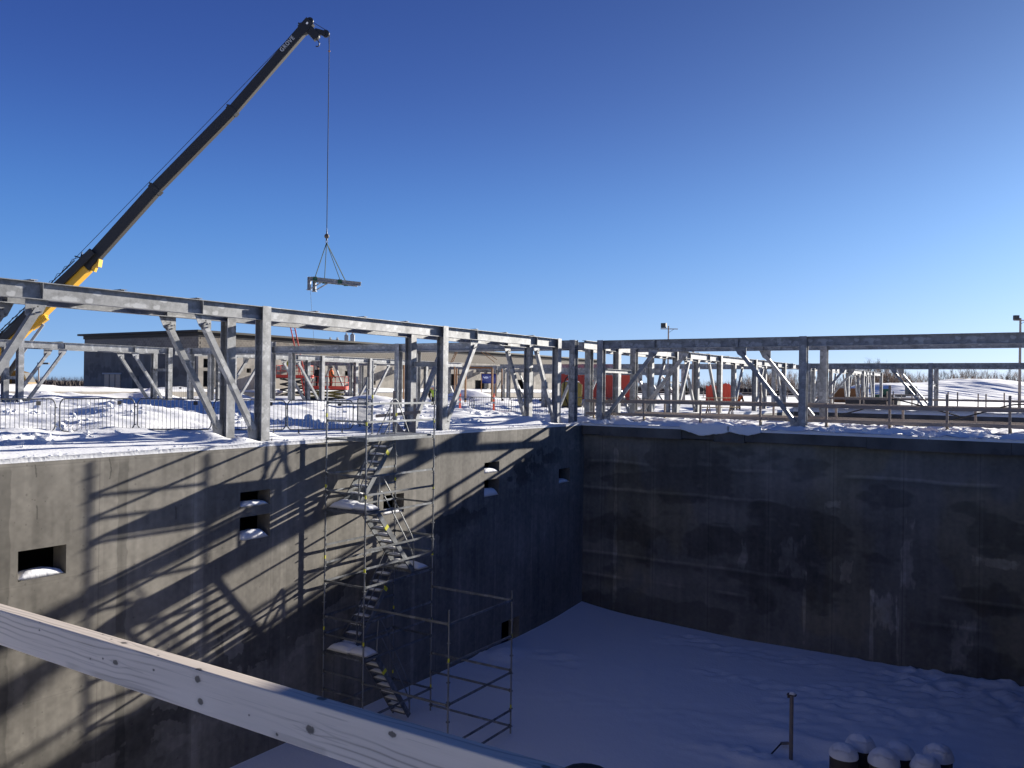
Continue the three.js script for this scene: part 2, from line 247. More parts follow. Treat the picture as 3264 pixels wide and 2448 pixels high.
// ---------------------------------------------------------------- concrete pit walls
const OPEN = [[23.57, 24.57, -2.42, -1.8], [18.0, 19.0, -2.42, -1.8], [18.0, 19.0, -1.55, -1.15], [12.43, 13.43, -2.42, -1.8], [6.85, 7.85, -2.42, -1.8], [6.85, 7.85, -1.55, -1.15], [1.26, 2.24, -2.42, -1.8], [5.27, 6.55, -8.6, -7.36]];
const wallTex = (() => { // the cast wall: mottling, form joints, run marks and wet patches, in metres along and up
  const W = 2048, H = 700, L = 26, D = 8.6;
  const t = dataTex(W, H, (u, v, c) => {
    const z = u * L, y = v * D - D;
    let k = .19 + .15 * (fbm(z * .45, y * .45, 5) - .5) + .075 * (fbm(z * 6 + 3, y * .45, 3) - .5) + .07 * (fbm(z * 9, y * 9, 2) - .5);
    let warm = .02 * fbm(z * .3 + 4, y * .3 + 9, 3);
    const jz = Math.abs(((z + .35) % 2.44) - 1.22); if (jz < .012) k *= .88; else if (jz < .10) k *= 1.10 + .05 * fbm(z * 30, y * 2, 2);
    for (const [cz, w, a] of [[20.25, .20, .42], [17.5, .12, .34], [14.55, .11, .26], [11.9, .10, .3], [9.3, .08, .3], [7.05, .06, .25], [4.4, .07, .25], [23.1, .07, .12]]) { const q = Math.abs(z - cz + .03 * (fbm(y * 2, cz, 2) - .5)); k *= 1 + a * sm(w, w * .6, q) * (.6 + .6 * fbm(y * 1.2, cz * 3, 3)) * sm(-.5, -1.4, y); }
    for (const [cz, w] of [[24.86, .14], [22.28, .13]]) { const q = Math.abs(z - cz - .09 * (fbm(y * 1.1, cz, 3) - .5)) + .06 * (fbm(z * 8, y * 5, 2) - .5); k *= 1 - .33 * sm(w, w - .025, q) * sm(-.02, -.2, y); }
    // run-down streaks below the coping
    const st = fbm(z * 2.2 + 31, 2.2, 3), len = .25 + 2.2 * Math.max(0, st - .45) * 2; k *= 1 - .17 * sm(len, 0, -y) * sm(.45, .62, st);
    // wet, frost-stained patches with ragged outlines that follow the sloping edge of last shade
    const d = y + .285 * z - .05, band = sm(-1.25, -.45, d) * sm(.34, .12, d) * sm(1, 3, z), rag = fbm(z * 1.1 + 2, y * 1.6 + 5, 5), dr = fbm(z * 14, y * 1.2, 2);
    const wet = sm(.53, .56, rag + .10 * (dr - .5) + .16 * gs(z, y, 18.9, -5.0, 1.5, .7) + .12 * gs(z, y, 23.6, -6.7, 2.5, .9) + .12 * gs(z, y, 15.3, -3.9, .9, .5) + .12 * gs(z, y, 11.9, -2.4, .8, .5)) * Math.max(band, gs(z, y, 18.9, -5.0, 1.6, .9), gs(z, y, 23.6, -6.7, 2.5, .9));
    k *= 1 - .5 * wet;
    const run = sm(.55, .75, fbm(z * 3.1 + 7, y * .22 + 3, 4)); k *= 1 - .16 * run; const pale = sm(.58, .72, fbm(z * .8 + 40, y * .8 + 3, 5)); k *= 1 + .16 * pale;
    const salt = sm(.60, .66, fbm(z * 1.7 + 8, y * 2.3, 4)) * sm(-2.3, -1.2, d) * sm(.1, -.4, d); k *= 1 + .25 * salt;
    const hl = Math.abs(((y + 8.6) % 2.44) - 1.2); if (hl < .008) k *= .9; else if (hl < .05) k *= 1.05;
    for (const [zz, yy] of [[21.6, -2.7], [9, -.45], [15.3, -3.6], [11.2, -3.9]]) k *= 1 + .22 * sm(.17, .05, Math.hypot(z - zz, y - yy) + .12 * fbm(z * 9, y * 9, 2));
    for (const [zz, y0, y1, am] of [[24.25, -.05, -.32, .03], [22.62, -.03, -.5, .05], [15.9, -.8, -1.15, .01], [24.2, -.9, -1.2, .01], [20.9, -1.3, -1.6, .01], [10.3, -.1, -.5, .05], [8.1, -.15, -.8, .02], [5.2, -.2, -.6, .04]]) if (y < y0 && y > y1 && Math.abs(z - zz - am * Math.sin((y - y0) * 6)) < .014) k *= .55;
    const top = sm(-.35, -.1, y + .12 * (fbm(z * 2.4, 5, 3) - .5)); k *= 1 + .12 * top * fbm(z * 5, y * 8, 3);
    for (let q = 0; q < 2; q++) { const tz = Math.abs(((z + .6) % 1.22) - .61), ty = Math.abs(((y + 8.6 + q * .61) % 1.22) - .61); if (Math.hypot(tz, ty) < .022) k *= .7; }
    if (hash(Math.floor(z * 60), Math.floor(y * 60)) > .9985) k *= .6;
    c[0] = k * (1.06 + warm); c[1] = k * .99; c[2] = k * (.86 - warm);
  }); t.repeat.set(1 / L, 1 / D); t.offset.set(0, 1); t.wrapS = THREE.MirroredRepeatWrapping; return t;
})();
const farTex = (() => {
  const W = 1700, H = 700, L = 20, D = 8.6;
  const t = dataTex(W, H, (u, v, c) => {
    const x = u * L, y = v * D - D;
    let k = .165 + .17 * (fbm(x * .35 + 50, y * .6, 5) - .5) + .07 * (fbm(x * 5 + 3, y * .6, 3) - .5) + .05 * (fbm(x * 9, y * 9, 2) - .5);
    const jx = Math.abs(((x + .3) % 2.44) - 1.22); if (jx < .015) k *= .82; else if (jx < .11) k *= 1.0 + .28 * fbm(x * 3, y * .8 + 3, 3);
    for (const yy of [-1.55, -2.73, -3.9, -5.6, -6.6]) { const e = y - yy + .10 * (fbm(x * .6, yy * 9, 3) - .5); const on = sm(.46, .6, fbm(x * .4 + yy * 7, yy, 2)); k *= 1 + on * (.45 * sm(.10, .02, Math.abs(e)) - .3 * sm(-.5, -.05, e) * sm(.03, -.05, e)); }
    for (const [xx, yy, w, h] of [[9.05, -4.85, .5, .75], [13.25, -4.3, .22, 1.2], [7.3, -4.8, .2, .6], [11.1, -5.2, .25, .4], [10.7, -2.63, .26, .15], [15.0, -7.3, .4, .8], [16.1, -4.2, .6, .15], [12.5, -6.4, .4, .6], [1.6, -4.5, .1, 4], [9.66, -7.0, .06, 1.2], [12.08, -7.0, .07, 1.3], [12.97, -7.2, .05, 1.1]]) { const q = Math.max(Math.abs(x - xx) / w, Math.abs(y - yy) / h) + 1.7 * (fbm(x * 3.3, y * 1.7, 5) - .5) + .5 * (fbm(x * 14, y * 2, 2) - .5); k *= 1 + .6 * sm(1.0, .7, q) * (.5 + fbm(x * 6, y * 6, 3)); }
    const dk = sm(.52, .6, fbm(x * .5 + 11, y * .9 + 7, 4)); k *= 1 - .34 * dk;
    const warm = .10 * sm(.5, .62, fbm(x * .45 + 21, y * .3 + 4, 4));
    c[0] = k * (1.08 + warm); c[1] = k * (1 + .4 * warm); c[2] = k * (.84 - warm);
  }); t.repeat.set(1 / L, 1 / D); t.offset.set(0, 1); t.wrapS = THREE.MirroredRepeatWrapping; return t;
})();
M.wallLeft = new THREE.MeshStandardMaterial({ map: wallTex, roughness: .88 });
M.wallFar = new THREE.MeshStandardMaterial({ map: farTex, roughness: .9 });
{
  const t = thing('concrete_pit_wall', 'sunlit cast concrete pit wall with square openings, behind the scaffold stair', 'wall', -.25, -8.6, 16);
  const sh = new THREE.Shape([[-.5, -8.6], [32.8, -8.6], [32.8, 0], [-.5, 0]].map(p => new THREE.Vector2(...p)));
  for (const [a, b, y0, y1] of OPEN) { const yy = Math.max(y0, -8.59); sh.holes.push(new THREE.Path([[a, yy], [a, y1], [b, y1], [b, yy]].map(p => new THREE.Vector2(...p)))); }
  const g = new THREE.ExtrudeGeometry(sh, { depth: .5, bevelEnabled: false }); g.applyMatrix4(new THREE.Matrix4().makeBasis(V(0, 0, 1), V(0, 1, 0), V(-1, 0, 0)));
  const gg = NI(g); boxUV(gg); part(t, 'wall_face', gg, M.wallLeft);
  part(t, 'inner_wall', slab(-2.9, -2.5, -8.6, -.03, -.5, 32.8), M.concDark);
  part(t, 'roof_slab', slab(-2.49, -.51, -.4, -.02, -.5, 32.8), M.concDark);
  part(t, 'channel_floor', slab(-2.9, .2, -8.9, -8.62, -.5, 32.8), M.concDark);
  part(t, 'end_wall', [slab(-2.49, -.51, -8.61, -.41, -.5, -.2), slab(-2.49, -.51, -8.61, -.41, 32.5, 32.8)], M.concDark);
}
{
  const t = thing('concrete_pit_wall', 'shaded far concrete pit wall with stained panels under an overhanging coping', 'wall', 17, -8.6, -.3);
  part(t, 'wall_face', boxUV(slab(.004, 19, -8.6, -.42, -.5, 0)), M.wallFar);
  part(t, 'back_wall', slab(.45, 34, -8.6, -.42, -4.3, -3.8), M.concDark);
  let x = .06; const cuts = [.9, 4.7, 6.1, 7.35, 11.9, 16.5, 21, 25.5, 30, 34];
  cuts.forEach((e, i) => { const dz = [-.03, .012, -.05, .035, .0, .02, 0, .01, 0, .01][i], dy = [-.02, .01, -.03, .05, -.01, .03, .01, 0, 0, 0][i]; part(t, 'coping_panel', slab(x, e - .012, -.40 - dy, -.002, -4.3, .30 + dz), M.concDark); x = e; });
}
{
  const t = thing('concrete_pit_wall', 'concrete pit wall under the photographer, hidden below the wooden handrail', 'wall', 17, -8.6, 32.8);
  part(t, 'wall_face', slab(0, 19, -8.6, 0, 32.32, 32.9), M.conc);
  const r = thing('concrete_pit_wall', 'right-hand concrete pit wall outside the frame, closing the pit', 'wall', 18.7, -8.6, 16);
  part(r, 'wall_face', slab(18.41, 19, -8.6, 0, .0, 32.31), M.conc);
  const hb = thing('plywood_hoarding', 'plywood hoarding on the right-hand pit edge, outside the frame', 'hoarding', 18.7, 0, 26); for (let i = 0; i < 9; i++) part(hb, 'plywood_sheet', slab(18.60, 18.62, .05, 3.66, 20.6 + i * 1.22, 20.6 + i * 1.22 + 1.21), M.ply); for (let i = 0; i < 6; i++) part(hb, 'post', slab(18.63, 18.72, .02, 3.6, 20.7 + i * 2.1, 20.79 + i * 2.1), M.wood);
  const s = thing('concrete_pit_wall', 'distant pit wall with snowy coping seen between the guardrail boards', 'wall', 17, -8.6, -34.7);
  part(s, 'wall_face', slab(.45, 34, -8.6, -.30, -34.95, -34.5), M.concDark); part(s, 'coping_panel', slab(.45, 34, -.29, 0, -38.6, -34.42), M.concDark);
  const q = thing('concrete_pit_wall', 'side wall of the second pit beneath the receding steel frames', 'wall', .2, -8.6, -19);
  part(q, 'wall_face', slab(0, .44, -8.6, 0, -34.4, -4.31), M.conc);
  single('pit_floor_slab', slab(.46, 34, -8.7, -8.4, -34.4, -4.3), M.snowSoft, null, null, null, 'structure');
}
// ---------------------------------------------------------------- loose snow lying on things
function heap(w, d, h, s, lump = .25, n = 14) { // a domed pillow of snow on a w x d ledge
  const pos = [], idx = [], N = n + 1;
  for (let i = 0; i <= n; i++) for (let j = 0; j <= n; j++) {
    const u = i / n * 2 - 1, v = j / n * 2 - 1, e = (1 - Math.pow(Math.abs(u), 3.2)) * (1 - Math.pow(Math.abs(v), 3.2));
    const x = u * w / 2 * (1 + .06 * (fbm(v * 3 + s, s, 2) - .5)), z = v * d / 2 * (1 + .10 * (fbm(u * 3 + s * 2, s, 2) - .5));
    pos.push(x, h * Math.pow(Math.max(0, e), .6) * (1 + lump * 2 * (fbm(u * 1.6 + s * 3, v * 1.6 + s, 3) - .5)), z);
  }
  for (let i = 0; i < n; i++) for (let j = 0; j < n; j++) { const a = i * N + j; idx.push(a, a + 1, a + N, a + N, a + 1, a + N + 1); }
  const base = pos.length / 3; pos.push(0, -.001, 0);
  const rim = []; for (let i = 0; i < n; i++) rim.push(i * N); for (let j = 0; j < n; j++) rim.push(n * N + j); for (let i = n; i > 0; i--) rim.push(i * N + n); for (let j = n; j > 0; j--) rim.push(j);
  for (let k = 0; k < rim.length; k++) idx.push(base, rim[k], rim[(k + 1) % rim.length]);
  const g = new THREE.BufferGeometry(); g.setAttribute('position', new THREE.Float32BufferAttribute(pos, 3)); g.setIndex(idx); g.computeVertexNormals();
  const uv = []; for (let i = 0; i < pos.length / 3; i++) uv.push(pos[3 * i], pos[3 * i + 2]); g.setAttribute('uv', new THREE.Float32BufferAttribute(uv, 2)); return g;
}
function snowOn(x, y, z, w, d, h, s, label, group, ry = 0) { const g = heap(w, d, h, s); if (ry) g.rotateY(ry); g.translate(x, y, z); return single('snow_heap', g, M.snowSoft, label, 'snow', group); }
for (const [a, b, dy, s, l] of [[4.75, 6.75, .19, 3, 'large snow cornice drooping over the far coping'], [6.7, 8.0, .11, 8, 'smaller snow cornice drooping over the far coping, left of dark column']]) {
  const sh = new THREE.Shape(), n = 30; sh.moveTo(a, .16); for (let i = 0; i <= n; i++) { const u = i / n; sh.lineTo(lerp(a, b, u), .03 - dy * Math.pow(Math.max(0, Math.sin(Math.PI * Math.pow(u, .8 + .5 * fbm(s, 2, 2)))), .8) * (.25 + 1.2 * fbm(u * 5 + s, s, 4))); } for (let i = n; i >= 0; i--) { const u = i / n; sh.lineTo(lerp(a, b, u), .17 + .10 * fbm(u * 6 + s, 4, 3)); }
  const g = NI(new THREE.ExtrudeGeometry(sh, { depth: .07, bevelEnabled: true, bevelSize: .035, bevelThickness: .05, bevelSegments: 3, steps: 1 })); g.translate(0, 0, .335); single('snow_overhang', boxUV(g), M.snowSoft, l, 'snow', 'snow cornices on the far coping');
}
[['rounded snow on the sill of the lone large opening at far left', .16], ['thick snow on the lower sill of the double opening left of scaffold', .24], ['thin snow on the upper sill of the double opening left of scaffold', .12], ['snow on the sill of the opening behind the scaffold stair', .15], ['deep snow on the lower sill of the double opening right of scaffold', .30], ['lit lump of snow on the upper sill right of scaffold', .17], ['small snow pillow in the opening nearest the pit corner', .14]]
  .forEach(([l, h], i) => { const [a, b, y0] = OPEN[i]; snowOn(-.235, y0 + .003, (a + b) / 2, .44, b - a - .02, h, i + 2.3, l, 'snow on the wall openings'); });

// ---------------------------------------------------------------- steel frames
const COL = .3;
function steelFrame(o) {
  const { label, ax, rows, cols, from, to, braces = [], joists = [], ties = [], y0 = 0, bolts = false, reach = 2.05, top = 3.8, stiff = true, group } = o;
  const P = (t, y, r) => ax === 'z' ? V(r, y, t) : V(t, y, r);
  const across = ax === 'z' ? V(1, 0, 0) : V(0, 0, 1), along = ax === 'z' ? V(0, 0, 1) : V(1, 0, 0);
  const c0 = P((from + to) / 2, y0, (rows[0] + rows[rows.length - 1]) / 2);
  const th = thing('steel_gantry', label, 'steel gantry', c0.x, c0.y, c0.z, group);
  rows.forEach((r, ri) => {
    const beams = [];
    const stops = [from, ...cols.filter(c => c > from + .2 && c < to - .2), to];
    for (let i = 0; i < stops.length - 1; i++) { const g0 = cols.includes(stops[i]) ? .008 : 0, g1 = cols.includes(stops[i + 1]) ? .008 : 0; beams.push([stops[i], stops[i + 1], part(th, 'beam', ibeam(P(stops[i] + g0, 3.6, r), P(stops[i + 1] - g1, 3.6, r), .375, .2, .017, .012), M.galv)]); }
    for (const c of cols) {
      const cc = part(th, 'column', ibeam(P(c, y0 + .045, r), P(c, !ri && o.tall && o.tall[0] === c ? o.tall[1] : top, r), COL, COL - .01, .018, .013, across), M.galv);
      part(cc, 'base_plate', box(P(c, 0, r).x, y0 + .03, P(c, 0, r).z, .46, .028, .46), M.galv);
      if (bolts) for (const [a, b] of [[-1, -1], [1, -1], [-1, 1], [1, 1]]) { const q = P(c, 0, r); part(cc, 'anchor_bolt', tube(V(q.x + a * .19, y0, q.z + b * .19), V(q.x + a * .19, y0 + .17, q.z + b * .19), .016, 6), M.bolt); }
    }
    for (const [c, dir, rc] of braces) {
      const R_ = rc || reach, a = P(c + dir * .30, y0 + .42, r), b = P(c + dir * (R_ - .10), 3.2, r);
      const br = part(th, 'brace', bar(a, b, .15, .15, across), M.galv);
      const gp = (pts) => { const s = new THREE.Shape(pts.map(([u, v]) => new THREE.Vector2(u, v))); const g = NI(new THREE.ExtrudeGeometry(s, { depth: .02, bevelEnabled: false })).translate(0, 0, -.01); g.applyMatrix4(new THREE.Matrix4().makeBasis(along, V(0, 1, 0), along.clone().cross(V(0, 1, 0))).setPosition(P(0, 0, r))); return boxUV(g); };
      const d = dir, k = c;
      const tg = [gp([[k + d * (R_ - .34), 3.41], [k + d * (R_ + .16), 3.41], [k + d * (R_ + .02), 3.12], [k + d * (R_ - .2), 2.98], [k + d * (R_ - .34), 3.08]])];
      part(br, 'gusset_plate', tg, M.galv);
      part(br, 'gusset_plate', gp([[k + d * .16, y0 + .05], [k + d * .16, y0 + .62], [k + d * .34, y0 + .66], [k + d * .50, y0 + .46], [k + d * .42, y0 + .05]]), M.galv);
      if (bolts) { for (const [u, v] of [[R_ - .24, 3.2], [R_ - .12, 3.26], [R_ - .18, 3.1], [R_ - .06, 3.15]]) { const q = P(k + d * u, v, r); part(br, 'bolt_head', tube(q.clone().addScaledVector(across, .075), q.clone().addScaledVector(across, .10), .02, 6), M.bolt); } }
      if (stiff) for (const [s, e, bm] of beams) { const t = c + dir * (R_ - .02); if (t > s && t < e) part(bm, 'stiffener', [-1, 1].map(q => { const w = P(t, 3.6, r).addScaledVector(across, q * .053); return ax === 'z' ? box(w.x, w.y, w.z, .09, .338, .012) : box(w.x, w.y, w.z, .012, .338, .09); }), M.galv); }
    }
  });
  for (const j of joists) part(th, 'cross_beam', ibeam(P(j, 3.715, rows[0]).addScaledVector(across, -Math.sign(rows[0] - rows[1]) * .012), P(j, 3.715, rows[1]).addScaledVector(across, -Math.sign(rows[0] - rows[1]) * .16), .25, .16, .013, .009), M.galv);
  for (const [j, yy] of ties) part(th, 'tie_beam', ibeam(P(j, yy, rows[0] - Math.sign(rows[0] - rows[1]) * .155), P(j, yy, rows[1] + Math.sign(rows[0] - rows[1]) * .155), .17, .13, .012, .009), M.galv);
  return th;
}
const FG = null;
const Fl = (label, ax, rows, cols, from, to, o = {}) => steelFrame({ label, ax, rows, cols, from, to, ...o });
Fl('bright galvanized steel frame standing along the sunlit left pit wall', 'z', [-.6, -2.05], [1.5, 9.7, 17.8, 25.9], 1.36, 28, { braces: [[17.8, 1], [25.9, -1], [9.7, -1], [1.5, 1, 1.85]], joists: [24, 21.93, 19.85, 15.75, 13.68, 11.62, 7.55, 5.49, 3.4], ties: [[9.7, 2.45], [1.5, 2.45]], bolts: true });
Fl('backlit dark steel frame standing on the far pit wall coping', 'x', [-.3, -3.8], [.66, 9.45, 18.25, 27.05], .52, 33, { braces: [[.66, 1, 2.6], [9.45, -1, 2.6], [18.25, 1, 2.6], [27.05, -1, 2.6]], ties: [[.66, 2.45]] , y0: .0 });
Fl('receding lit steel frame running away behind the pit corner', 'z', [0, -1.5], [-33.1, -25.5, -18.1, -10.8, -3.3], -36.6, .1, { braces: [[-10.8, -1], [-18.1, 1], [-25.5, -1], [-33.1, 1]], joists: [-6, -8.3, -12.4, -14.5, -16.3, -20, -22, -24, -28, -30.5], ties: [[-3.3, 2.45]] });
Fl('dark cross frame left of the pit corner, behind the barriers', 'x', [.3, -1.2], [-27.3, -20, -10.6, -.42], -28.2, -.3, { joists: [], stiff: true, tall: [-20, 4.05], braces: [[-20, 1, 0.01]].slice(1) });
Fl('pale braced steel frame at far left in front of the yellow crane', 'z', [-28.6, -30.1], [.9, 9.9, 18.9], .76, 21, { braces: [[9.9, -1, 2.4], [.9, 1, 2.4], [18.9, 1, 2.4]], joists: [7.6, 3.2], ties: [[9.9, 1.8], [.9, 2.42]] });
Fl('lit steel frame in front of the scissor lifts and building', 'z', [-28.6, -30.1], [-26.5, -17.4, -12.15, -4], -30, -.6, { braces: [[-12.15, 1, 2.5], [-17.4, -1, 2.4], [-4, -1, 2.4]], joists: [-6, -8, -14, -20, -23] });
for (const [z, l] of [[-23.5, 'link frame running to the long building, behind the lifts'], [-38.5, 'second link frame reaching the long building wall'], [-54, 'third link frame reaching the far part of the building']]) Fl(l, 'x', [z, z - 1.5], [-42.4, -36.5, -30.6], -43.9, -30.4, { braces: [[-42.4, 1, 1.9], [-36.5, -1, 1.9]] });
Fl('distant dark steel frame spanning behind the far wall on the right', 'x', [-34.7, -38.2], [1.5, 10.1, 18.8, 27.5], 1.2, 33, { braces: [[1.5, 1, 2.6], [10.1, -1, 2.6], [18.8, 1, 2.6]], ties: [[10.1, 2.2]] });
Fl('distant dark cross frame in front of the orange tarpaulins', 'x', [-34.7, -38.2], [-26.5, -18.4, -10.2, -2.2], -27.5, .3, { braces: [[-18.4, 1, 2.4], [-10.2, -1, 2.4]], ties: [[-10.2, 2.2]] });
Fl('farthest small lit steel frame left of the snow hill', 'z', [1, -.5], [-44.8, -52, -59.6, -65.5, -70.6].reverse(), -70.7, -39, { braces: [[-44.8, -1], [-52, 1], [-59.6, -1], [-65.5, 1]], joists: [-48, -55, -62, -68], ties: [[-52, 2], [-65.5, 2]] });
Fl('lower link frame behind the pit corner among the red tarpaulins', 'x', [-12.6, -16], [-9.5, -2.6], -9.9, -2.2, { braces: [[-2.6, -1], [-9.5, 1]], top: 2.9, y0: -.9 }).position.y -= .9;

// ---------------------------------------------------------------- scaffold stair tower
{
  const A = [.18, 16.12], B = [1.7, 16.12], C = [1.7, 13.08], D = [.18, 13.08], E = [4.62, 16.1], F = [4.6, 13.05];
  const t = thing('scaffold_stair_tower', 'galvanized scaffold stair tower standing against the sunlit pit wall', 'scaffold', .94, -8.35, 14.6);
  const std = (p, y0, y1) => {
    const s = part(t, 'standard', tube(V(p[0], y0, p[1]), V(p[0], y1, p[1]), .0242, 10), M.scaf), ros = [];
    for (let y = y1 - .35; y > y0 + .2; y -= .508) ros.push(NI(new THREE.CylinderGeometry(.058, .058, .014, 10)).translate(p[0], y, p[1]));
    part(s, 'rosette', ros, M.scaf, null, 'stuff');
    for (let y = y1 - 1.15 - (p[0] > 1 ? .2 : 0); y > y0 + .5; y -= 2.03) part(s, 'tape_band', tube(V(p[0], y, p[1]), V(p[0], y + .10, p[1]), .0262, 10), M.yellowTape);
    part(s, 'base_jack', box(p[0], y0 - .01, p[1], .14, .014, .14), M.scaf);
  };
  std(A, -8.3, 1.9); std(B, -8.3, 1.9); std(C, -8.35, 1.9); std(D, -8.3, 1.85); std(E, -8.32, -4.1); std(F, -8.35, -4.2); std([.18, 14.2], .2, 2.42);
  const led = (p, q, y) => { const a = V(p[0], y, p[1]), b = V(q[0], y, q[1]), d = b.clone().sub(a).normalize().multiplyScalar(.05); const l = part(t, 'ledger', bar(a.clone().add(d), b.clone().sub(d), .032, .056), M.scaf); part(l, 'wedge_head', [a.clone().addScaledVector(d, .75), b.clone().addScaledVector(d, -.75)].map(c => box(c.x, c.y, c.z, .05, .085, .05)), M.scaf); };
  for (const L of [.13, -1.90, -3.94, -5.97]) { led(B, C, L); led(A, D, L); led(A, B, L); led(D, C, L); led(B, C, L + .52); led(B, C, L + 1.03); if (L < 0) { led(A, D, L + .52); led(A, D, L + 1.03); } }
  for (const L of [.13, -1.90, -5.97]) { led(A, B, L + .52); led(A, B, L + 1.03); }
  led(D, C, -3.42); led(D, C, -2.91);
  led(A, B, -6.5); led(A, B, -7.02); led(B, C, -7.6); led(A, D, -7.6); led(D, C, -7.6);
  led(B, E, -4.47); led(E, F, -4.47); led(C, F, -4.47); led(E, F, -5.5); led(E, F, -6.55); led(E, F, -7.64); led(E, F, -8.1); led(C, F, -6.5); led(C, F, -7.08); led(C, F, -8.1); led(B, E, -6.57); led(B, E, -8.1);
  // landings of steel planks
  const land = (x0, x1, z0, z1, y, n) => { const w = (x1 - x0) / n; for (let i = 0; i < n; i++) part(t, 'landing_plank', slab(x0 + i * w + .006, x0 + (i + 1) * w - .006, y - .03, y + .03, z0, z1), M.scaf); };
  land(.22, 1.66, 15.50, 16.06, -1.86, 5); land(.22, 1.66, 13.14, 13.90, -3.90, 5); land(.22, 1.66, 15.50, 16.06, -5.93, 5);
  land(.92, 1.66, 13.14, 16.06, .18, 3); land(.22, .90, 13.14, 13.86, .18, 2);
  // stair flights
  const flight = (x0, x1, zT, zB, yT, yB, rail) => {
    const fl = part(t, 'stair_stringer', [x0, x1].map(x => bar(V(x, yT - .04, zT), V(x, yB + .02, zB), .035, .15)), M.scaf), n = 9;
    for (let i = 0; i < n; i++) { const k = (i + .5) / n; part(fl, 'tread', slab(x0 + .02, x1 - .02, lerp(yT, yB, k) - .02, lerp(yT, yB, k) + .015, lerp(zT, zB, k) - .11, lerp(zT, zB, k) + .11), M.scaf); part(fl, 'tread_snow', heap(x1 - x0 - .06, .20, .05, i + x0 * 9 + yT, .3, 6).translate((x0 + x1) / 2, lerp(yT, yB, k) + .016, lerp(zT, zB, k)), M.snowSoft); }
    part(fl, 'tape_band', [x1].map(x => { const a = V(x, lerp(yT, yB, .2) - .03, lerp(zT, zB, .2)), b = V(x, lerp(yT, yB, .245) - .03, lerp(zT, zB, .245)); return bar(a, b, .04, .154); }), M.yellowTape);
    if (rail) for (const h of [.5, .95]) part(t, 'handrail', curve([V(x1, yT + .1, zT), V(x1, yT + h, zT - Math.sign(zT - zB) * .05), V(x1, yT + h, zT - Math.sign(zT - zB) * .2), V(x1, lerp(yT, yB, .85) + h, lerp(zT, zB, .88)), V(x1, yB + h - .12, zB), V(x1, yB + .1, zB)], .019, 40, 7), M.scaf);
  };
  flight(.22, .86, 13.92, 15.48, .12, -1.86, true); flight(1.04, 1.64, 15.52, 13.92, -1.92, -3.90, true);
  flight(.22, .86, 13.92, 15.48, -3.96, -5.93, true); flight(1.08, 1.66, 15.52, 14.05, -5.99, -8.15, true);
  part(t, 'guard_pole', curve([V(.95, .25, 14.3), V(.95, 1.15, 14.25), V(.95, 1.25, 14.0), V(.95, .9, 13.75), V(.95, .25, 13.4)], .02, 30, 7), M.scaf);
}
snowOn(.72, -1.83, 15.80, .92, .56, .20, 11.2, 'left mound of the snow on the upper scaffold landing', 'snow on the scaffold landings');
snowOn(1.34, -1.83, 15.76, .74, .5, .16, 13.7, 'right mound of the snow on the upper scaffold landing', 'snow on the scaffold landings');
snowOn(1.25, -3.87, 13.45, .8, .55, .15, 17.1, 'snow mound on the right scaffold landing halfway up', 'snow on the scaffold landings');
snowOn(.66, -5.90, 15.79, .86, .54, .19, 19.4, 'left mound of the snow on the lowest scaffold landing', 'snow on the scaffold landings');
snowOn(1.34, -5.90, 15.76, .72, .52, .16, 23.6, 'right mound of the snow on the lowest scaffold landing', 'snow on the scaffold landings');

// ---------------------------------------------------------------- pole, brackets and pile stubs on the pit floor
{
  const y = pitH(11.7, 9.8) - .05, t = thing('steel_post', 'lone rusty steel post standing in the pit snow', 'post', 11.7, y, 9.8);
  part(t, 'shaft', tube(V(11.7, y, 9.8), V(11.7, -6.72, 9.8), .055, 12), M.postGrey); part(t, 'cap_plate', [box(11.7, -6.70, 9.8, .24, .03, .13), box(11.62, -6.74, 9.8, .05, .1, .1)], M.pipe); part(t, 'snow_cap', heap(.17, .12, .08, 4, .3, 6).translate(11.72, -6.684, 9.8), M.snowSoft);
  const b1 = single('anchor_rod', bar(V(11.2, -8.40, 10.0), V(11.42, -8.12, 9.75), .03, .03), M.dark, 'bent dark rod sticking out of snow left of the post', 'rod');
  single('scrap_board', bar(V(11.3, -8.29, 9.35), V(11.5, -8.27, 9.25), .10, .05), M.wood, 'short dark board in the snow behind the rusty post', 'board');
  const L = ['front left', 'rear left', 'front middle', 'rear middle', 'front right', 'rear right'];
  [[13.30, 10.95, -7.52], [13.55, 10.1, -7.55], [14.2, 10.7, -7.58], [14.45, 9.85, -7.6], [15.1, 10.3, -7.65], [15.3, 9.5, -7.62]].forEach(([x, z, yt], i) => {
    const s = thing('pile_stub', `${L[i]} round pile stub with snow cap at bottom right of pit`, 'pile stub', x, -8.5, z, 'pile stubs on the pit floor');
    part(s, 'shaft', NI(new THREE.CylinderGeometry(.34, .34, yt + 8.5, 24)).translate(x, (yt - 8.5) / 2, z), M.pipe);
    let cap = (new THREE.SphereGeometry(.37, 24, 12, 0, 6.2832, 0, 1.62)); const p = cap.attributes.position; for (let q = 0; q < p.count; q++) { const k = 1 + .16 * (fbm(p.getX(q) * 6 + i * 5, p.getZ(q) * 6 + p.getY(q) * 3, 2) - .5); p.setXYZ(q, p.getX(q) * k, p.getY(q) * k * (.8 + .1 * (i % 3)), p.getZ(q) * k); } cap.deleteAttribute('normal'); cap.deleteAttribute('uv'); cap = mergeVertices(cap, 1e-3); cap.computeVertexNormals();
    part(s, 'snow_cap', cap.toNonIndexed().translate(x, yt - .03, z), M.snowSoft);
  });
}
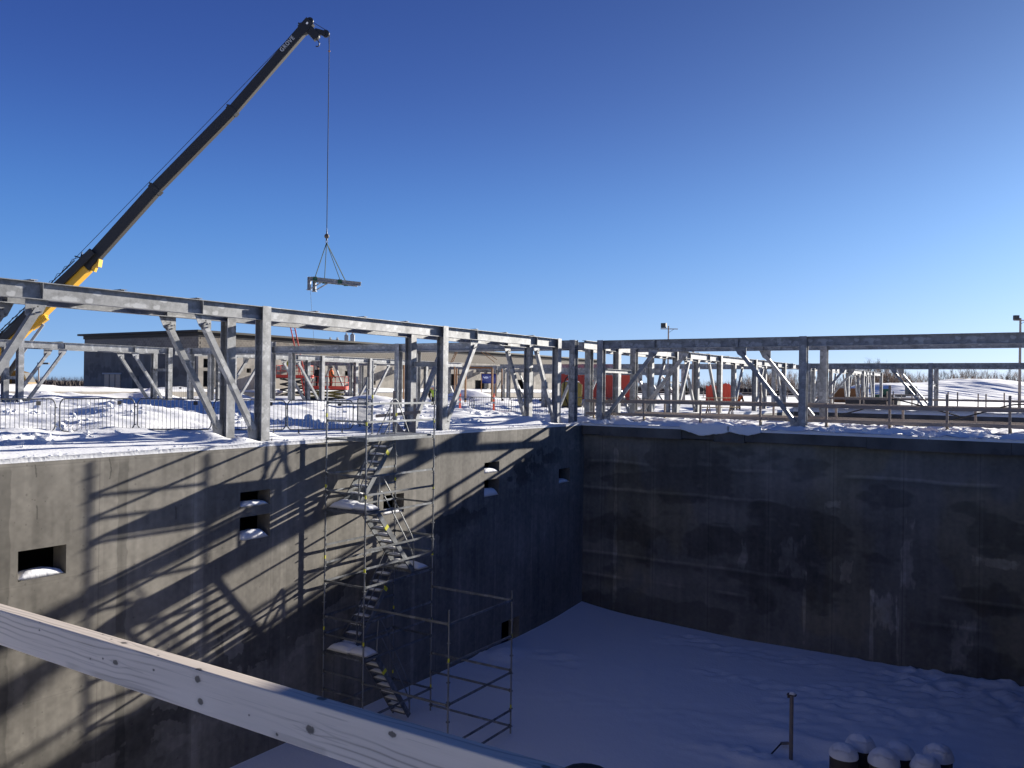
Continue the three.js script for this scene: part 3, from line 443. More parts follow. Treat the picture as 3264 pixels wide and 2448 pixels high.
// ---------------------------------------------------------------- foreground handrail
{
  const x0 = 15.2, x1 = 17.4, ky = [[15.93, 1.06, 6.5], [16.22, 1.08, 7.5], [16.23, 1.035, 7.5], [16.55, 1.05, 8], [16.75, 1.088, 5.5], [16.07, 1.07, 2.2], [16.38, 1.04, 1.6], [15.83, 1.05, 1.8], [15.88, 1.06, 2], [16.46, 1.02, 2.4], [15.61, 1.08, 2], [17.05, 1.06, 6]];
  const tex = dataTex(2048, 100, (u, v, c) => {
    const x = x0 + u * (x1 - x0), y = 1.0 + v * .105; let d = 0, kn = 0, ring = 0;
    for (const [kx, yy, r] of ky) { const dx = (x - kx) * 1000 / 1.5, dy = (y - yy) * 1000, q = Math.hypot(dx * (.75 + .35 * hash(kx * 100, 3)), dy * (.7 + .3 * hash(kx * 100, 5))) + r * .35 * (fbm(x * 160, y * 160, 2) - .5); d += Math.sign(dy || 1) * r * 1.7 * Math.exp(-(dx * dx) / (r * r * 12)) * Math.exp(-Math.abs(dy) / (r * 2.6)); kn = Math.max(kn, sm(r * 1.05, r * .7, q + 2 * (fbm(x * 300, y * 300, 2) - .5))); ring = Math.max(ring, sm(r * 2.2, r, q) * .5); }
    const w = (y * 1000 - 1050) - d + 26 * (fbm(x * 2.2, 3.3, 3) - .5) + 9 * (fbm(x * 7, y * 14, 3) - .5), arch = w + 6 * Math.sin(x * 4.1 + 1);
    const ln = Math.pow(.5 + .5 * Math.sin(arch * .42 + 7 * fbm(x * 2.1 + 3, y * 9, 3)), 5), fine = fbm(x * 14, y * 900, 2);
    let k = .62 - .26 * ln * sm(.35, .7, fbm(x * 2.2 + 7, y * 22, 3)) - .05 * (fine - .5) + .08 * (fbm(x * 5, y * 40, 3) - .5);
    const crk = sm(.80, .84, fbm(x * 5 + 3, y * 420, 2)); k *= 1 - .22 * crk; k *= 1 - .16 * ring; k = lerp(k, .10 + .05 * fine, kn);
    if (y < 1.026) k *= 1 - .2 * sm(.5, .6, fbm(x * 6, 1, 3));
    c[0] = k * 1.0; c[1] = k * .87; c[2] = k * .74;
  });
  tex.wrapS = THREE.MirroredRepeatWrapping; tex.repeat.set(1 / (x1 - x0), 1 / .105); tex.offset.set(-x0 / (x1 - x0), -1.0 / .105);
  M.railWood = new THREE.MeshStandardMaterial({ map: tex, roughness: .82, bumpMap: tex, bumpScale: .0008 });
  const t = thing('wooden_handrail', 'weathered knotty wooden handrail crossing the foreground', 'handrail', 16.5, 0, 32.53);
  const sh = new THREE.Shape(); const r = .004, w = .038, h = .09; sh.moveTo(r, 0); sh.lineTo(w - r, 0); sh.quadraticCurveTo(w, 0, w, r); sh.lineTo(w, h - r); sh.quadraticCurveTo(w, h, w - r, h); sh.lineTo(r, h); sh.quadraticCurveTo(0, h, 0, h - r); sh.lineTo(0, r); sh.quadraticCurveTo(0, 0, r, 0);
  const g = NI(new THREE.ExtrudeGeometry(sh, { depth: 7, bevelEnabled: false, steps: 60, curveSegments: 3 })); g.applyMatrix4(new THREE.Matrix4().makeBasis(V(0, 0, -1), V(0, 1, 0), V(1, 0, 0)).setPosition(V(13.2, 1.01, 32.55)));
  { const p = g.attributes.position, n = g.attributes.normal, uv = g.attributes.uv; for (let i = 0; i < p.count; i++) { uv.setXY(i, p.getX(i), Math.abs(n.getY(i)) > .7 ? 1.06 + (p.getZ(i) - 32.53) : p.getY(i)); } }
  part(t, 'top_rail', g, M.railWood);
  for (const px of [13.6, 19.6]) part(t, 'post', box(px, .55, 32.575, .09, 1.1, .04), M.wood);
  part(t, 'mid_rail', bar(V(13.2, .45, 32.53), V(20.2, .45, 32.53), .038, .09), M.wood);
  single('rubber_hose', curve([V(16.72, .1, 32.0), V(16.72, .60, 31.93), V(16.735, .755, 31.905), V(16.77, .78, 31.885), V(16.83, .775, 31.87), V(16.97, .69, 31.9), V(17.1, .4, 32.05), V(17.16, .1, 32.25)], .018, 90, 12), M.rubber, 'black rubber hose loop just below the handrail at bottom edge', 'hose');
}
// ---------------------------------------------------------------- wooden guardrails on the coping
function guardrail(label, z, posts, x0, x1, lean = 0) {
  const t = thing('wooden_guardrail', label, 'guardrail', (x0 + x1) / 2, 0, z);
  for (const [x, h] of posts) { part(t, 'post', bar(V(x, .02, z), V(x + rr(-.01, .01), h, z - .02), .09, .04, V(0, 0, 1)), M.wood); part(t, 'kicker_block', bar(V(x + .07, .04, z + .12), V(x + .05, .42, z + .03), .04, .09, V(0, 0, 1)), M.woodNew); }
  let x = x0, bi = 0; while (x < x1) { const e = Math.min(x1, x + rr(3.2, 4.4)); for (const [y, hh] of [[1.09, .14], [.52, .13], [.19, .13]]) { const d = rr(-.012, .012); part(t, 'rail_board', bar(V(x - .12, y + d, z + .045 + (bi % 2) * .04), V(e, y + rr(-.015, .015), z + .045 + (bi % 2) * .04), .036, hh), M.wood); } x = e + .005; bi++; }
  return t;
}
guardrail('wooden guardrail along the near edge of the far coping', -.6, [[.16, 1.18], [2.61, 1.2], [5.17, 1.22], [7.7, 1.9], [10.26, 1.2], [12.53, 1.92], [14.45, 1.62], [16.41, 1.6], [18.6, 1.3], [20.9, 1.3], [23.2, 1.3]], -.1, 25);
guardrail('wooden guardrail along the back edge of the far coping', -3.5, [[2.38, 1.1], [4.98, 1.1], [7.43, 1.12], [10.02, 1.1], [12.58, 1.12], [15.15, 1.1], [17.7, 1.15], [20.2, 1.15]], 1, 22);
guardrail('distant weathered guardrail on the second pit wall', -35.4, [[3.2, 1.7], [5.4, 1.6], [7.5, 1.7], [9.2, 1.5], [11.8, 1.7], [13.6, 1.6], [15.6, 1.7], [17.8, 1.6]], 2, 24);
guardrail('distant guardrail behind the second pit wall, lower rails snowed in', -38.4, [[2.4, 1.6], [4.6, 1.5], [6.6, 1.7], [8.4, 1.6], [10.9, 1.7], [12.9, 1.6], [14.6, 1.7], [16.6, 1.6]], 2, 24);
{ // low fence out on the snow field
  const t = thing('rail_fence', 'long low rail fence far out across the snow field', 'fence', -40, 0, -110);
  const p = k => V(lerp(-75, 0, k), 0, lerp(-85, -125, k));
  for (let i = 0; i <= 18; i++) { const q = p(i / 18); part(t, 'post', bar(q, q.clone().setY(1.3), .12, .12), M.wood); }
  for (const y of [1.1, .6]) part(t, 'rail_board', bar(p(0).setY(y), p(1).setY(y), .05, .15), M.wood);
}
// ---------------------------------------------------------------- crowd barriers
{
  const proto = thing('crowd_barrier', 'b', 'barrier', 0, 0, 0, 'crowd barriers');
  const w = 1.09, y0 = .16, y1 = 1.1, r = .16, pts = [];
  const arc = (cx, cy, a0) => { for (let k = 0; k <= 4; k++) { const a = a0 + k / 4 * Math.PI / 2; pts.push(V(cx + r * Math.cos(a), cy + r * Math.sin(a), 0)); } };
  arc(w - r, y1 - r, 0); arc(-w + r, y1 - r, Math.PI / 2); arc(-w + r, y0 + r, Math.PI); arc(w - r, y0 + r, 1.5 * Math.PI);
  part(proto, 'frame', NI(new THREE.TubeGeometry(new THREE.CatmullRomCurve3(pts, true, 'catmullrom', .2), 80, .019, 7, true)), M.barrier);
  const bg = geo(tube(V(0, y0, 0), V(0, y1, 0), .008, 6));
  for (let i = 0; i < 17; i++) { const m = new THREE.Mesh(bg, M.barrier); m.name = 'bar'; m.position.x = -w + (i + 1) * 2 * w / 18; m.castShadow = m.receiveShadow = true; proto.add(m); }
  for (const s of [-1, 1]) part(proto, 'foot', curve([V(s * .72, .17, 0), V(s * .72, .05, .05), V(s * .72, .02, .28)], .015, 10, 6).clone(), M.barrier), part(proto, 'foot', curve([V(s * .72, .17, 0), V(s * .72, .05, -.05), V(s * .72, .02, -.28)], .015, 10, 6), M.barrier);
  part(proto, 'coupling', [box(w + .03, .3, 0, .06, .03, .03), box(w + .03, .85, 0, .06, .03, .03)], M.bolt); part(proto, 'name_plate', box(.62, .98, .012, .13, .12, .006), M.dark);
  const P = [[-6.55, 22.55], [-6.42, 20.2], [-6.12, 17.95], [-4.4, 16.45], [-2.75, 14.95], [-1.75, 12.95]];
  const lab = ['crowd barrier panel cut by the left edge of the picture', 'second crowd barrier panel from the left picture edge', 'third crowd barrier panel, left of the braced twin columns', 'crowd barrier panel behind the twin columns left of the scaffold', 'crowd barrier panel behind the scaffold top, left of its stair'];
  const put = (a, b, y, label, i) => { const x = (a[0] + b[0]) / 2, z = (a[1] + b[1]) / 2, ry = Math.atan2(-(b[1] - a[1]), b[0] - a[0]); if (i === 0) { proto.position.set(x, y, z); proto.rotation.y = ry; proto.userData.label = label; } else copyThing(proto, x, y, z, ry, label); };
  for (let i = 0; i < 5; i++) put(P[i], P[i + 1], .06, lab[i], i);
  put([-3.8, 10.6], [-1.9, 11.9], .08, 'crowd barrier turned edge-on beside the scaffold head', 5);
  put([-9.9, -2.0], [-8.0, -2.6], .0, 'far crowd barrier panel behind the left orange marker', 6);
  put([-7.95, -2.6], [-6.4, -3.6], .0, 'far crowd barrier panel behind the right orange marker', 7);
  put([-6.35, -3.65], [-4.9, -5.2], .0, 'far crowd barrier panel just left of the pit corner columns', 8);
  put([-4.0, -6.0], [-2.2, -6.9], .05, 'crowd barrier panel seen between the pit corner columns', 9);
  put([-2.1, -6.9], [-.4, -7.9], .05, 'crowd barrier panel right of the pit corner columns', 10);
  put([-32.2, -.5], [-31.4, -2.5], .3, 'small distant crowd barrier in front of the dark building', 11);
}
// ---------------------------------------------------------------- orange delineators, sawhorse
for (const [x, z, y, l] of [[-9.0, -2.9, .2, 'left orange traffic marker post by the far barriers'], [-6.9, -3.0, .2, 'right orange traffic marker post by the far barriers'], [-2.6, -6.0, .15, 'small orange marker leaning behind the pit corner columns']]) {
  const t = thing('marker_post', l, 'marker post', x, y, z, 'orange marker posts');
  part(t, 'post', NI(new THREE.CylinderGeometry(.045, .055, 1.05, 12)).translate(x, y + .52, z), M.hiOrange);
  for (const h of [.62, .86]) part(t, 'band', NI(new THREE.CylinderGeometry(.0525, .0535, .09, 12)).translate(x, y + h, z), M.grey);
  part(t, 'top_loop', NI(new THREE.TorusGeometry(.035, .012, 6, 12)).translate(x, y + 1.08, z), M.hiOrange); part(t, 'foot', NI(new THREE.CylinderGeometry(.17, .2, .06, 8)).translate(x, y + .02, z), M.rubber);
  if (l.startsWith('small')) { t.rotation.z = .35; }
}
{
  const t = thing('sawhorse', 'raw timber sawhorse standing at the pit edge right of scaffold top', 'sawhorse', -.35, .05, 12.0);
  const a = V(-.62, .08, 12.25), b = V(-.16, .08, 11.75); part(t, 'top_board', bar(V(-.98, .66, 12.75), V(-.0, .80, 11.65), .05, .10), M.wood);
  for (const q of [a, b]) { part(t, 'post', bar(q, q.clone().setY(q === a ? 1.5 : 1.25), .09, .05, V(1, 0, 1)), M.wood); }
  const tri = (q, s) => { const sh = new THREE.Shape([[0, 0], [s * .4, 0], [0, .5]].map(p => new THREE.Vector2(...p))); const g = NI(new THREE.ExtrudeGeometry(sh, { depth: .02, bevelEnabled: false })); g.rotateY(.83); return boxUV(g.translate(q.x, q.y, q.z)); };
  part(t, 'gusset_plate', tri(a, 1), M.wood); part(t, 'gusset_plate', tri(b, -1), M.wood); part(t, 'sole_board', bar(a.clone().setY(.09), b.clone().setY(.09), .09, .05), M.woodNew);
}
// ---------------------------------------------------------------- concrete building
{
  const X1 = -44, X0 = -61.2, Z1 = -12.84, Z0 = -88, t = thing('concrete_building', 'long grey concrete and block building with a dark roof edge', 'building', -52, -.6, -50);
  const lit = new THREE.Shape([[Z0, -.6], [Z1, -.6], [Z1, 4.55], [Z0, 4.55]].map(p => new THREE.Vector2(...p)));
  const holes = [[-14.57, -13.36, 2.95, 3.72], [-14.57, -13.36, 1.3, 2.67], [-31.29, -30.65, 2.55, 3.05], [-35.35, -34.8, 1.65, 2.08], [-18.5, -18.0, 2.6, 3.0], [-50.9, -47.4, 1.7, 3.09], [-57, -54, .6, 2.4], [-66, -64, 1.2, 2.6]];
  for (const [a, b, y0, y1] of holes) lit.holes.push(new THREE.Path([[a, y0], [a, y1], [b, y1], [b, y0]].map(p => new THREE.Vector2(...p))));
  const g = NI(new THREE.ExtrudeGeometry(lit, { depth: .3, bevelEnabled: false })); g.applyMatrix4(new THREE.Matrix4().makeBasis(V(0, 0, 1), V(0, 1, 0), V(-1, 0, 0)).setPosition(V(X1, 0, 0)));
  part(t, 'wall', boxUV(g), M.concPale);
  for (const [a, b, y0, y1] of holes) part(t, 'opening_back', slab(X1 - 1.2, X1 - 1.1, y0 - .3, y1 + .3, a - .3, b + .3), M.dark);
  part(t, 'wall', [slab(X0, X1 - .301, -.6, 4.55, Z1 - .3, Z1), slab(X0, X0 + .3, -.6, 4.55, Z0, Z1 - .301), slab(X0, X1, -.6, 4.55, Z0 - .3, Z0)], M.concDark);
  // block courses: the nearest ones single, the rest joined
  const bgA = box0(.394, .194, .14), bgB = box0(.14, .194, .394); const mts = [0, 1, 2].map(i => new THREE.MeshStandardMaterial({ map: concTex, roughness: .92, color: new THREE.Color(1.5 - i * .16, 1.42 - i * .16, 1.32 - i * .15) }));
  const rest = []; let cnt = 0; const o = ORG.get(t);
  part(t, 'wall', [slab(X0 + .04, X1 - .04, 4.55, 5.66, Z1 - .3, Z1 - .012), slab(X1 - .3, X1 - .012, 4.55, 5.66, Z0, Z1 - .301)], M.concDark);
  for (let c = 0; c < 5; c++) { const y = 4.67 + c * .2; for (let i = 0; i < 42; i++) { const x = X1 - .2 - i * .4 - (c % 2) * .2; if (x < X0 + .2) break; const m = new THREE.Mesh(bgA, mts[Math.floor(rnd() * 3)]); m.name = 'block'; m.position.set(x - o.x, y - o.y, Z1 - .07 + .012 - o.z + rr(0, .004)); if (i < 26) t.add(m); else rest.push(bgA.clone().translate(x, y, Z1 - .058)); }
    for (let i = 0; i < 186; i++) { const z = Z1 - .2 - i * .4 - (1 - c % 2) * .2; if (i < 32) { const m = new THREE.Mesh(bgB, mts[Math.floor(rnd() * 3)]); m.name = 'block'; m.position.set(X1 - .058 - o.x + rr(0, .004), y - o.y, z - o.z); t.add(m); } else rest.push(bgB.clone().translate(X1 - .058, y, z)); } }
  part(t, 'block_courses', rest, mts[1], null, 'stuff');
  const rf = part(t, 'roof', [slab(X0 - .6, X1 + .35, 5.98, 6.16, Z0 - .4, Z1 + .35)], M.roofDark); part(rf, 'fascia', [slab(X0, X1 + .10, 5.66, 5.97, Z0, Z1 + .1)], M.roofDark);
  part(t, 'door', slab(-57.7, -55.2, 0, 2.3, Z1 + .002, Z1 + .05), M.ply, 'plywood hoarding over the doorway'); for (const x of [-56.9, -56.0]) part(t, 'door_stile', slab(x, x + .06, 0, 2.3, Z1 + .051, Z1 + .08), M.dark);
  part(t, 'door', slab(-53.3, -52.4, 0, 2.2, Z1 + .002, Z1 + .04), M.dark); part(t, 'door_lintel', slab(-58, -55, 2.31, 2.45, Z1 + .002, Z1 + .1), M.grey); part(t, 'ledge', slab(-51, -45, 1.95, 2.1, Z1 + .002, Z1 + .06), M.concDark);
}
{ // low foundation wall and slab edge in front of the crane
  const t = thing('foundation_wall', 'low concrete foundation wall half buried in snow at far left', 'wall', -35.2, 0, 8);
  part(t, 'wall_face', slab(-35.5, -35, -.5, .98, -9.5, 26), M.concPale);
  const u = thing('foundation_wall', 'low concrete ledge along the foot of the block building', 'wall', -41, 0, -40); part(u, 'wall_face', slab(-41.4, -41, -.4, .85, -86, -14), M.concPale);
  single('snow_ledge', heap(2.4, 70, .5, 3.1, .5, 40).translate(-42.2, .84, -50), M.snow, 'bank of snow on the ledge below the block building', 'snow');
}
// ---------------------------------------------------------------- mobile crane, hook and load
const font = await new FontLoader().loadAsync('fonts/droid/droid_sans_bold.typeface.json');
{
  const t = thing('mobile_crane', 'yellow mobile crane with long black telescopic boom raised over the site', 'crane', -40.4, -.6, 6.8);
  const p0 = V(-40.6, 1.45, 6.95), p1 = V(-34.33, 8.95, 2.94), p2 = V(-30.6, 14.01, .56), p3 = V(-26.52, 19.08, -2.04), p4 = V(-22.75, 24.35, -4.44);
  const ax = p4.clone().sub(p1).normalize(), hz = V(p4.x - p1.x, 0, p4.z - p1.z).normalize(), side = V(-hz.z, 0, hz.x), upn = side.clone().cross(ax).normalize(); if (upn.y < 0) upn.negate();
  const toCam = side.dot(V(17.7 + 30, 0, 33.7)) > 0 ? 1 : -1; const sd = side.clone().multiplyScalar(toCam);
  const seg = (a, b, w, h) => bar(a, b, w, h, upn);
  part(t, 'boom_section', seg(p0, p1, .62, .80), M.craneYellow, 'yellow base section of the boom');
  for (const [a, b, w, h] of [[p1, p2, .52, .68], [p2, p3, .47, .62], [p3, p4, .42, .57]]) { const s = part(t, 'boom_section', seg(a.clone().addScaledVector(ax, .005), b, w, h), M.craneBlack, 'black telescoped boom section'); part(s, 'collar', seg(b.clone().addScaledVector(ax, -.25), b.clone().addScaledVector(ax, .06), w + .06, h + .09), M.craneBlack); part(s, 'lower_plate', seg(a.clone().addScaledVector(upn, -h / 2 - .012), b.clone().addScaledVector(upn, -h / 2 - .012).addScaledVector(ax, -.3), w * .8, .02), M.boomPlate); part(s, 'rope_guide', seg(b.clone().addScaledVector(upn, h / 2 + .14).addScaledVector(ax, -.1), b.clone().addScaledVector(upn, h / 2 + .14), .2, .14), M.black); }
  // stowed lattice jib along the base section
  const o = sd.clone().multiplyScalar(.44), ja = p0.clone().add(o).addScaledVector(ax, 1.2).addScaledVector(upn, .16), jb = p1.clone().add(o).addScaledVector(ax, 1.1).addScaledVector(upn, .16);
  const jib = part(t, 'stowed_jib', seg(ja, jb, .2, .44), M.craneBlack), lat = [];
  for (const s of [0, .22]) for (const q of [0, 1]) lat.push(tube(ja.clone().addScaledVector(upn, .34 + s).addScaledVector(sd, -q * .3), jb.clone().addScaledVector(upn, .30 + s * .6).addScaledVector(sd, -q * .3).addScaledVector(ax, -1.2), .028, 6));
  for (let i = 0; i < 14; i++) { const k0 = i / 14, k1 = (i + 1) / 14; lat.push(tube(ja.clone().lerp(jb, k0 * .88).addScaledVector(upn, .34), ja.clone().lerp(jb, k1 * .88).addScaledVector(upn, .54), .016, 5), tube(ja.clone().lerp(jb, k1 * .88).addScaledVector(upn, .54), ja.clone().lerp(jb, k1 * .88 + .03).addScaledVector(upn, .34), .016, 5)); }
  part(jib, 'lattice', lat, M.craneBlack);
  part(t, 'boom_bracket', [seg(p1.clone().addScaledVector(upn, -.55).addScaledVector(ax, .1), p1.clone().addScaledVector(upn, -.30).addScaledVector(ax, .75), .3, .22), seg(p1.clone().addScaledVector(upn, -.62).addScaledVector(ax, .55), p1.clone().addScaledVector(upn, -.36).addScaledVector(ax, .95), .5, .08)], M.craneYellow);
  part(t, 'boom_bracket', [seg(p1.clone().addScaledVector(upn, .52).addScaledVector(ax, -.1), p1.clone().addScaledVector(upn, .52).addScaledVector(ax, .5), .1, .3), tube(p1.clone().addScaledVector(upn, .4).addScaledVector(ax, .3).addScaledVector(sd, -.3), p1.clone().addScaledVector(upn, .8).addScaledVector(ax, .1).addScaledVector(sd, .4), .04, 6), tube(p1.clone().addScaledVector(upn, .8).addScaledVector(ax, .5), p1.clone().addScaledVector(upn, .2).addScaledVector(ax, -.3).addScaledVector(sd, .4), .04, 6)], M.black);
  // luffing ram
  const lug = p0.clone().lerp(p1, .57).addScaledVector(upn, -.62); part(t, 'ram_lug', [seg(lug.clone().addScaledVector(ax, -.5).addScaledVector(upn, .18), lug.clone().addScaledVector(ax, .45), .28, .24), seg(p0.clone().lerp(p1, .5).addScaledVector(upn, -.42), p0.clone().lerp(p1, .62).addScaledVector(upn, -.42), .4, .2)], M.craneYellow);
  const rb = V(-38.9, 1.2, 5.85); part(t, 'luffing_ram', tube(lug.clone().addScaledVector(upn, -.1), rb.clone().lerp(lug, .45), .09, 12), M.grey); part(t, 'ram_cylinder', tube(rb, rb.clone().lerp(lug, .52), .17, 14), M.black);
  // boom head with sheaves
  const hd = part(t, 'boom_head', [seg(p4.clone().addScaledVector(ax, -.2), p4.clone().addScaledVector(ax, .55), .44, .6), seg(p4.clone().addScaledVector(ax, .15).addScaledVector(upn, -.1), p4.clone().addScaledVector(ax, .05).addScaledVector(upn, -1.02), .36, .5)], M.craneBlack);
  const disc = (c, r, w = .14) => { const g = NI(new THREE.CylinderGeometry(r, r, w, 24)); g.rotateX(Math.PI / 2); return g.applyMatrix4(new THREE.Matrix4().makeBasis(ax, upn, side).setPosition(c)); };
  const top = p4.clone().addScaledVector(ax, .55).addScaledVector(upn, .06), nose = V(-21.62, 24.0, -5.16);
  part(hd, 'sheave', disc(top, .22), M.black); part(hd, 'sheave', disc(p4.clone().addScaledVector(ax, .1).addScaledVector(upn, -.85), .24, .3), M.black); part(hd, 'auxiliary_nose', [bar(p4.clone().addScaledVector(upn, -.6).addScaledVector(ax, .3), nose, .2, .3)], M.craneBlack); part(hd, 'sheave', disc(nose, .235), M.black);
  part(hd, 'lamp_plate', seg(p4.clone().addScaledVector(ax, .22).addScaledVector(sd, .235), p4.clone().addScaledVector(ax, .36).addScaledVector(sd, .235), .01, .12), M.white);
  part(hd, 'spare_hook', curve([p4.clone().addScaledVector(upn, -1.0), p4.clone().addScaledVector(upn, -1.2).add(V(.05, -.15, 0)), p4.clone().addScaledVector(upn, -1.15).add(V(.02, -.4, 0)), p4.clone().addScaledVector(upn, -1.1).add(V(-.1, -.42, .05))], .035, 20, 6), M.black);
  const rop = V(-21.45, 24.0, -5.30), ball = V(-21.45, 11.1, -5.32);
  part(t, 'hoist_rope', [tube(p0.clone().addScaledVector(upn, .62), top.clone().addScaledVector(upn, .2), .018, 5), tube(top.clone().addScaledVector(upn, .2), nose.clone().add(V(0, .23, 0)), .02, 5), tube(rop, ball.clone().add(V(0, .5, 0)), .026, 5), tube(V(-21.53, 24, -5.25), V(-21.44, 22.95, -5.32), .008, 5)], M.rubber);
  part(t, 'limit_weight', NI(new THREE.SphereGeometry(.07, 12, 10)).translate(-21.45, 22.9, -5.31), M.rust);
  // lettering on the boom
  const word = (s, h, c, dirv, m, name) => { const g = new TextGeometry(s, { font, size: h, depth: .012, curveSegments: 3 }); g.computeBoundingBox(); g.translate(0, -h / 2, 0); const X = dirv.clone(), Z = sd.clone(), Y = Z.clone().cross(X).normalize(); g.applyMatrix4(new THREE.Matrix4().makeBasis(X, Y, Z).setPosition(c)); part(t, name, NI(g), m); };
  const dirv = sd.clone().cross(upn).dot(ax) < 0 ? ax.clone() : ax.clone(); M.letter = mat(.34, .35, .37, .6); M.letterDim = mat(.09, .09, .095, .6);
  word('GROVE', .27, p4.clone().addScaledVector(ax, -2.15).addScaledVector(sd, .213).addScaledVector(upn, .06), dirv, M.letter, 'lettering');
  word('GROVE', .26, p0.clone().lerp(p1, .55).add(o).addScaledVector(sd, .103).addScaledVector(upn, .17), dirv, M.letterDim, 'lettering');
  // superstructure, cab, carrier
  part(t, 'turntable', [slab(-42.6, -38.6, .5, 1.25, 5.6, 7.6), slab(-42.9, -40.6, .9, 2.08, 5.3, 7.3)], M.cab);
  const cb = new THREE.Shape([[0, 0], [1.75, 0], [1.75, .5], [1.35, 1.38], [.9, 1.52], [.2, 1.5], [0, 1.2]].map(p => new THREE.Vector2(...p))); const cg = NI(new THREE.ExtrudeGeometry(cb, { depth: .95, bevelEnabled: true, bevelSize: .04, bevelThickness: .04, bevelSegments: 2 })); cg.scale(1.15, 1, 1.0); cg.rotateY(.565); cg.translate(-40.0, .72, 4.85);
  const cab = part(t, 'cab', boxUV(cg), M.cab); for (const [u0, u1, v0, v1] of [[.25, .8, .5, 1.3], [.92, 1.32, .45, 1.2]]) { const g = box0(u1 - u0, v1 - v0, .02).translate((u0 + u1) / 2, (v0 + v1) / 2, 1.005); g.rotateY(.565); part(cab, 'window', g.translate(-40.0, .72, 4.85), M.dark); }
  { const w = bar(V(2.065, .42, .475), V(1.60, 1.42, .475), .9, .03, V(1, .5, 0)); w.rotateY(.565); part(cab, 'windscreen', w.translate(-40.0, .72, 4.85), M.dark); } part(cab, 'guard_rail', curve([V(-39.4, 2.0, 5.1), V(-39.1, 2.45, 5.0), V(-38.8, 2.1, 4.8), V(-38.7, 1.5, 4.75)], .02, 16, 6), M.black); part(cab, 'antenna', [tube(V(-40.6, 2.1, 5.6), V(-40.6, 3.3, 5.6), .015, 5), tube(V(-40.4, 2.1, 5.5), V(-40.4, 3.2, 5.5), .015, 5)], M.grey);
  part(t, 'carrier', slab(-44.5, -36.8, -.05, .5, 5.5, 7.9), M.craneYellow);
  for (const [x, z] of [[-43.4, 5.3], [-37.9, 5.3], [-43.4, 8.1], [-37.9, 8.1]]) { const w = part(t, 'wheel', NI(new THREE.CylinderGeometry(.62, .62, .5, 20)).rotateX(Math.PI / 2).translate(x, .02, z), M.rubber); part(w, 'rim', NI(new THREE.CylinderGeometry(.3, .3, .52, 14)).rotateX(Math.PI / 2).translate(x, .02, z), M.craneYellow); }
  // headache ball
  const h = thing('hook_ball', 'dark headache ball and hook hanging from the crane rope', 'hook', ball.x, ball.y - .6, ball.z);
  part(h, 'ball', NI(new THREE.SphereGeometry(.155, 20, 16)).translate(ball.x, ball.y, ball.z), M.pipe); part(h, 'socket', [tube(ball.clone().add(V(0, .14, 0)), ball.clone().add(V(0, .52, 0)), .045, 8, .02), tube(ball.clone().add(V(0, -.27, 0)), ball.clone().add(V(0, -.12, 0)), .05, 8)], M.black); part(h, 'shackle', NI(new THREE.TorusGeometry(.085, .022, 8, 18)).translate(ball.x, ball.y - .36, ball.z), M.grey);
  // load
  const a = V(-22.83, 8.20, -4.44), b = V(-22.29, 8.45, -4.78), L = thing('lifted_steel_portal', 'small galvanized steel portal hanging in green slings below the crane', 'steel portal', -21.3, 7.6, -5.5);
  const q0 = V(-22.25, 8.38, -4.80), q1 = V(-19.58, 8.08, -6.52), bk = V(-.52, .02, -.95), r0 = q0.clone().add(bk), r1 = q1.clone().add(bk).addScaledVector(q1.clone().sub(q0).normalize(), -.5);
  for (const [s, e] of [[q0, q1], [r0, r1]]) part(L, 'beam', ibeam(s, e, .24, .2, .014, .01), M.galv);
  for (const s of [q0, r0]) { const d = s.clone().add(V(0, -.72, 0)); const c = part(L, 'column', ibeam(s.clone().add(V(-.1, .12, .06)), d.clone().add(V(-.1, 0, .06)), .2, .2, .014, .01, V(.84, 0, -.54)), M.galv); part(c, 'base_plate', box(d.x - .1, d.y, d.z + .06, .3, .025, .3, .57), M.galv); part(L, 'brace', bar(d.clone().add(V(.02, .1, 0)), s.clone().lerp(q1, .0).addScaledVector(q1.clone().sub(q0).normalize(), .72).add(V(0, -.12, 0)), .07, .07), M.galv); }
  part(L, 'cross_beam', ibeam(q0, r0, .22, .15, .012, .009), M.galv); part(L, 'cross_beam', ibeam(q0.clone().lerp(q1, .5), r0.clone().lerp(r1, .6), .2, .15, .012, .009), M.galv);
  const apex = ball.clone().add(V(0, -.42, 0));
  const slp = [q0.clone().lerp(q1, .08), q0.clone().lerp(q1, .58), r0.clone().lerp(r1, .20), r0.clone().lerp(r1, .72)];
  slp.forEach((q, i) => { const s = thing('lifting_sling', ['outer left green sling of the hanging steel portal', 'outer right green sling of the hanging steel portal', 'inner left green sling of the hanging steel portal', 'inner right green sling of the hanging steel portal'][i], 'sling', q.x, q.y, q.z, 'slings of the lifted frame'); part(s, 'strap', bar(q.clone().add(V(0, .13, 0)), apex, .11, .03, V(.84, 0, -.54)), M.sling); part(s, 'choke_loop', box(q.x, q.y, q.z, .26, .30, .14, .57), M.green); });
  single('tag_line', [tube(V(-22.25, 7.6, -4.75), V(-22.0, 4.2, -4.9), .010, 5)], M.black, 'thin tag line hanging from the lifted steel portal', 'rope');
}
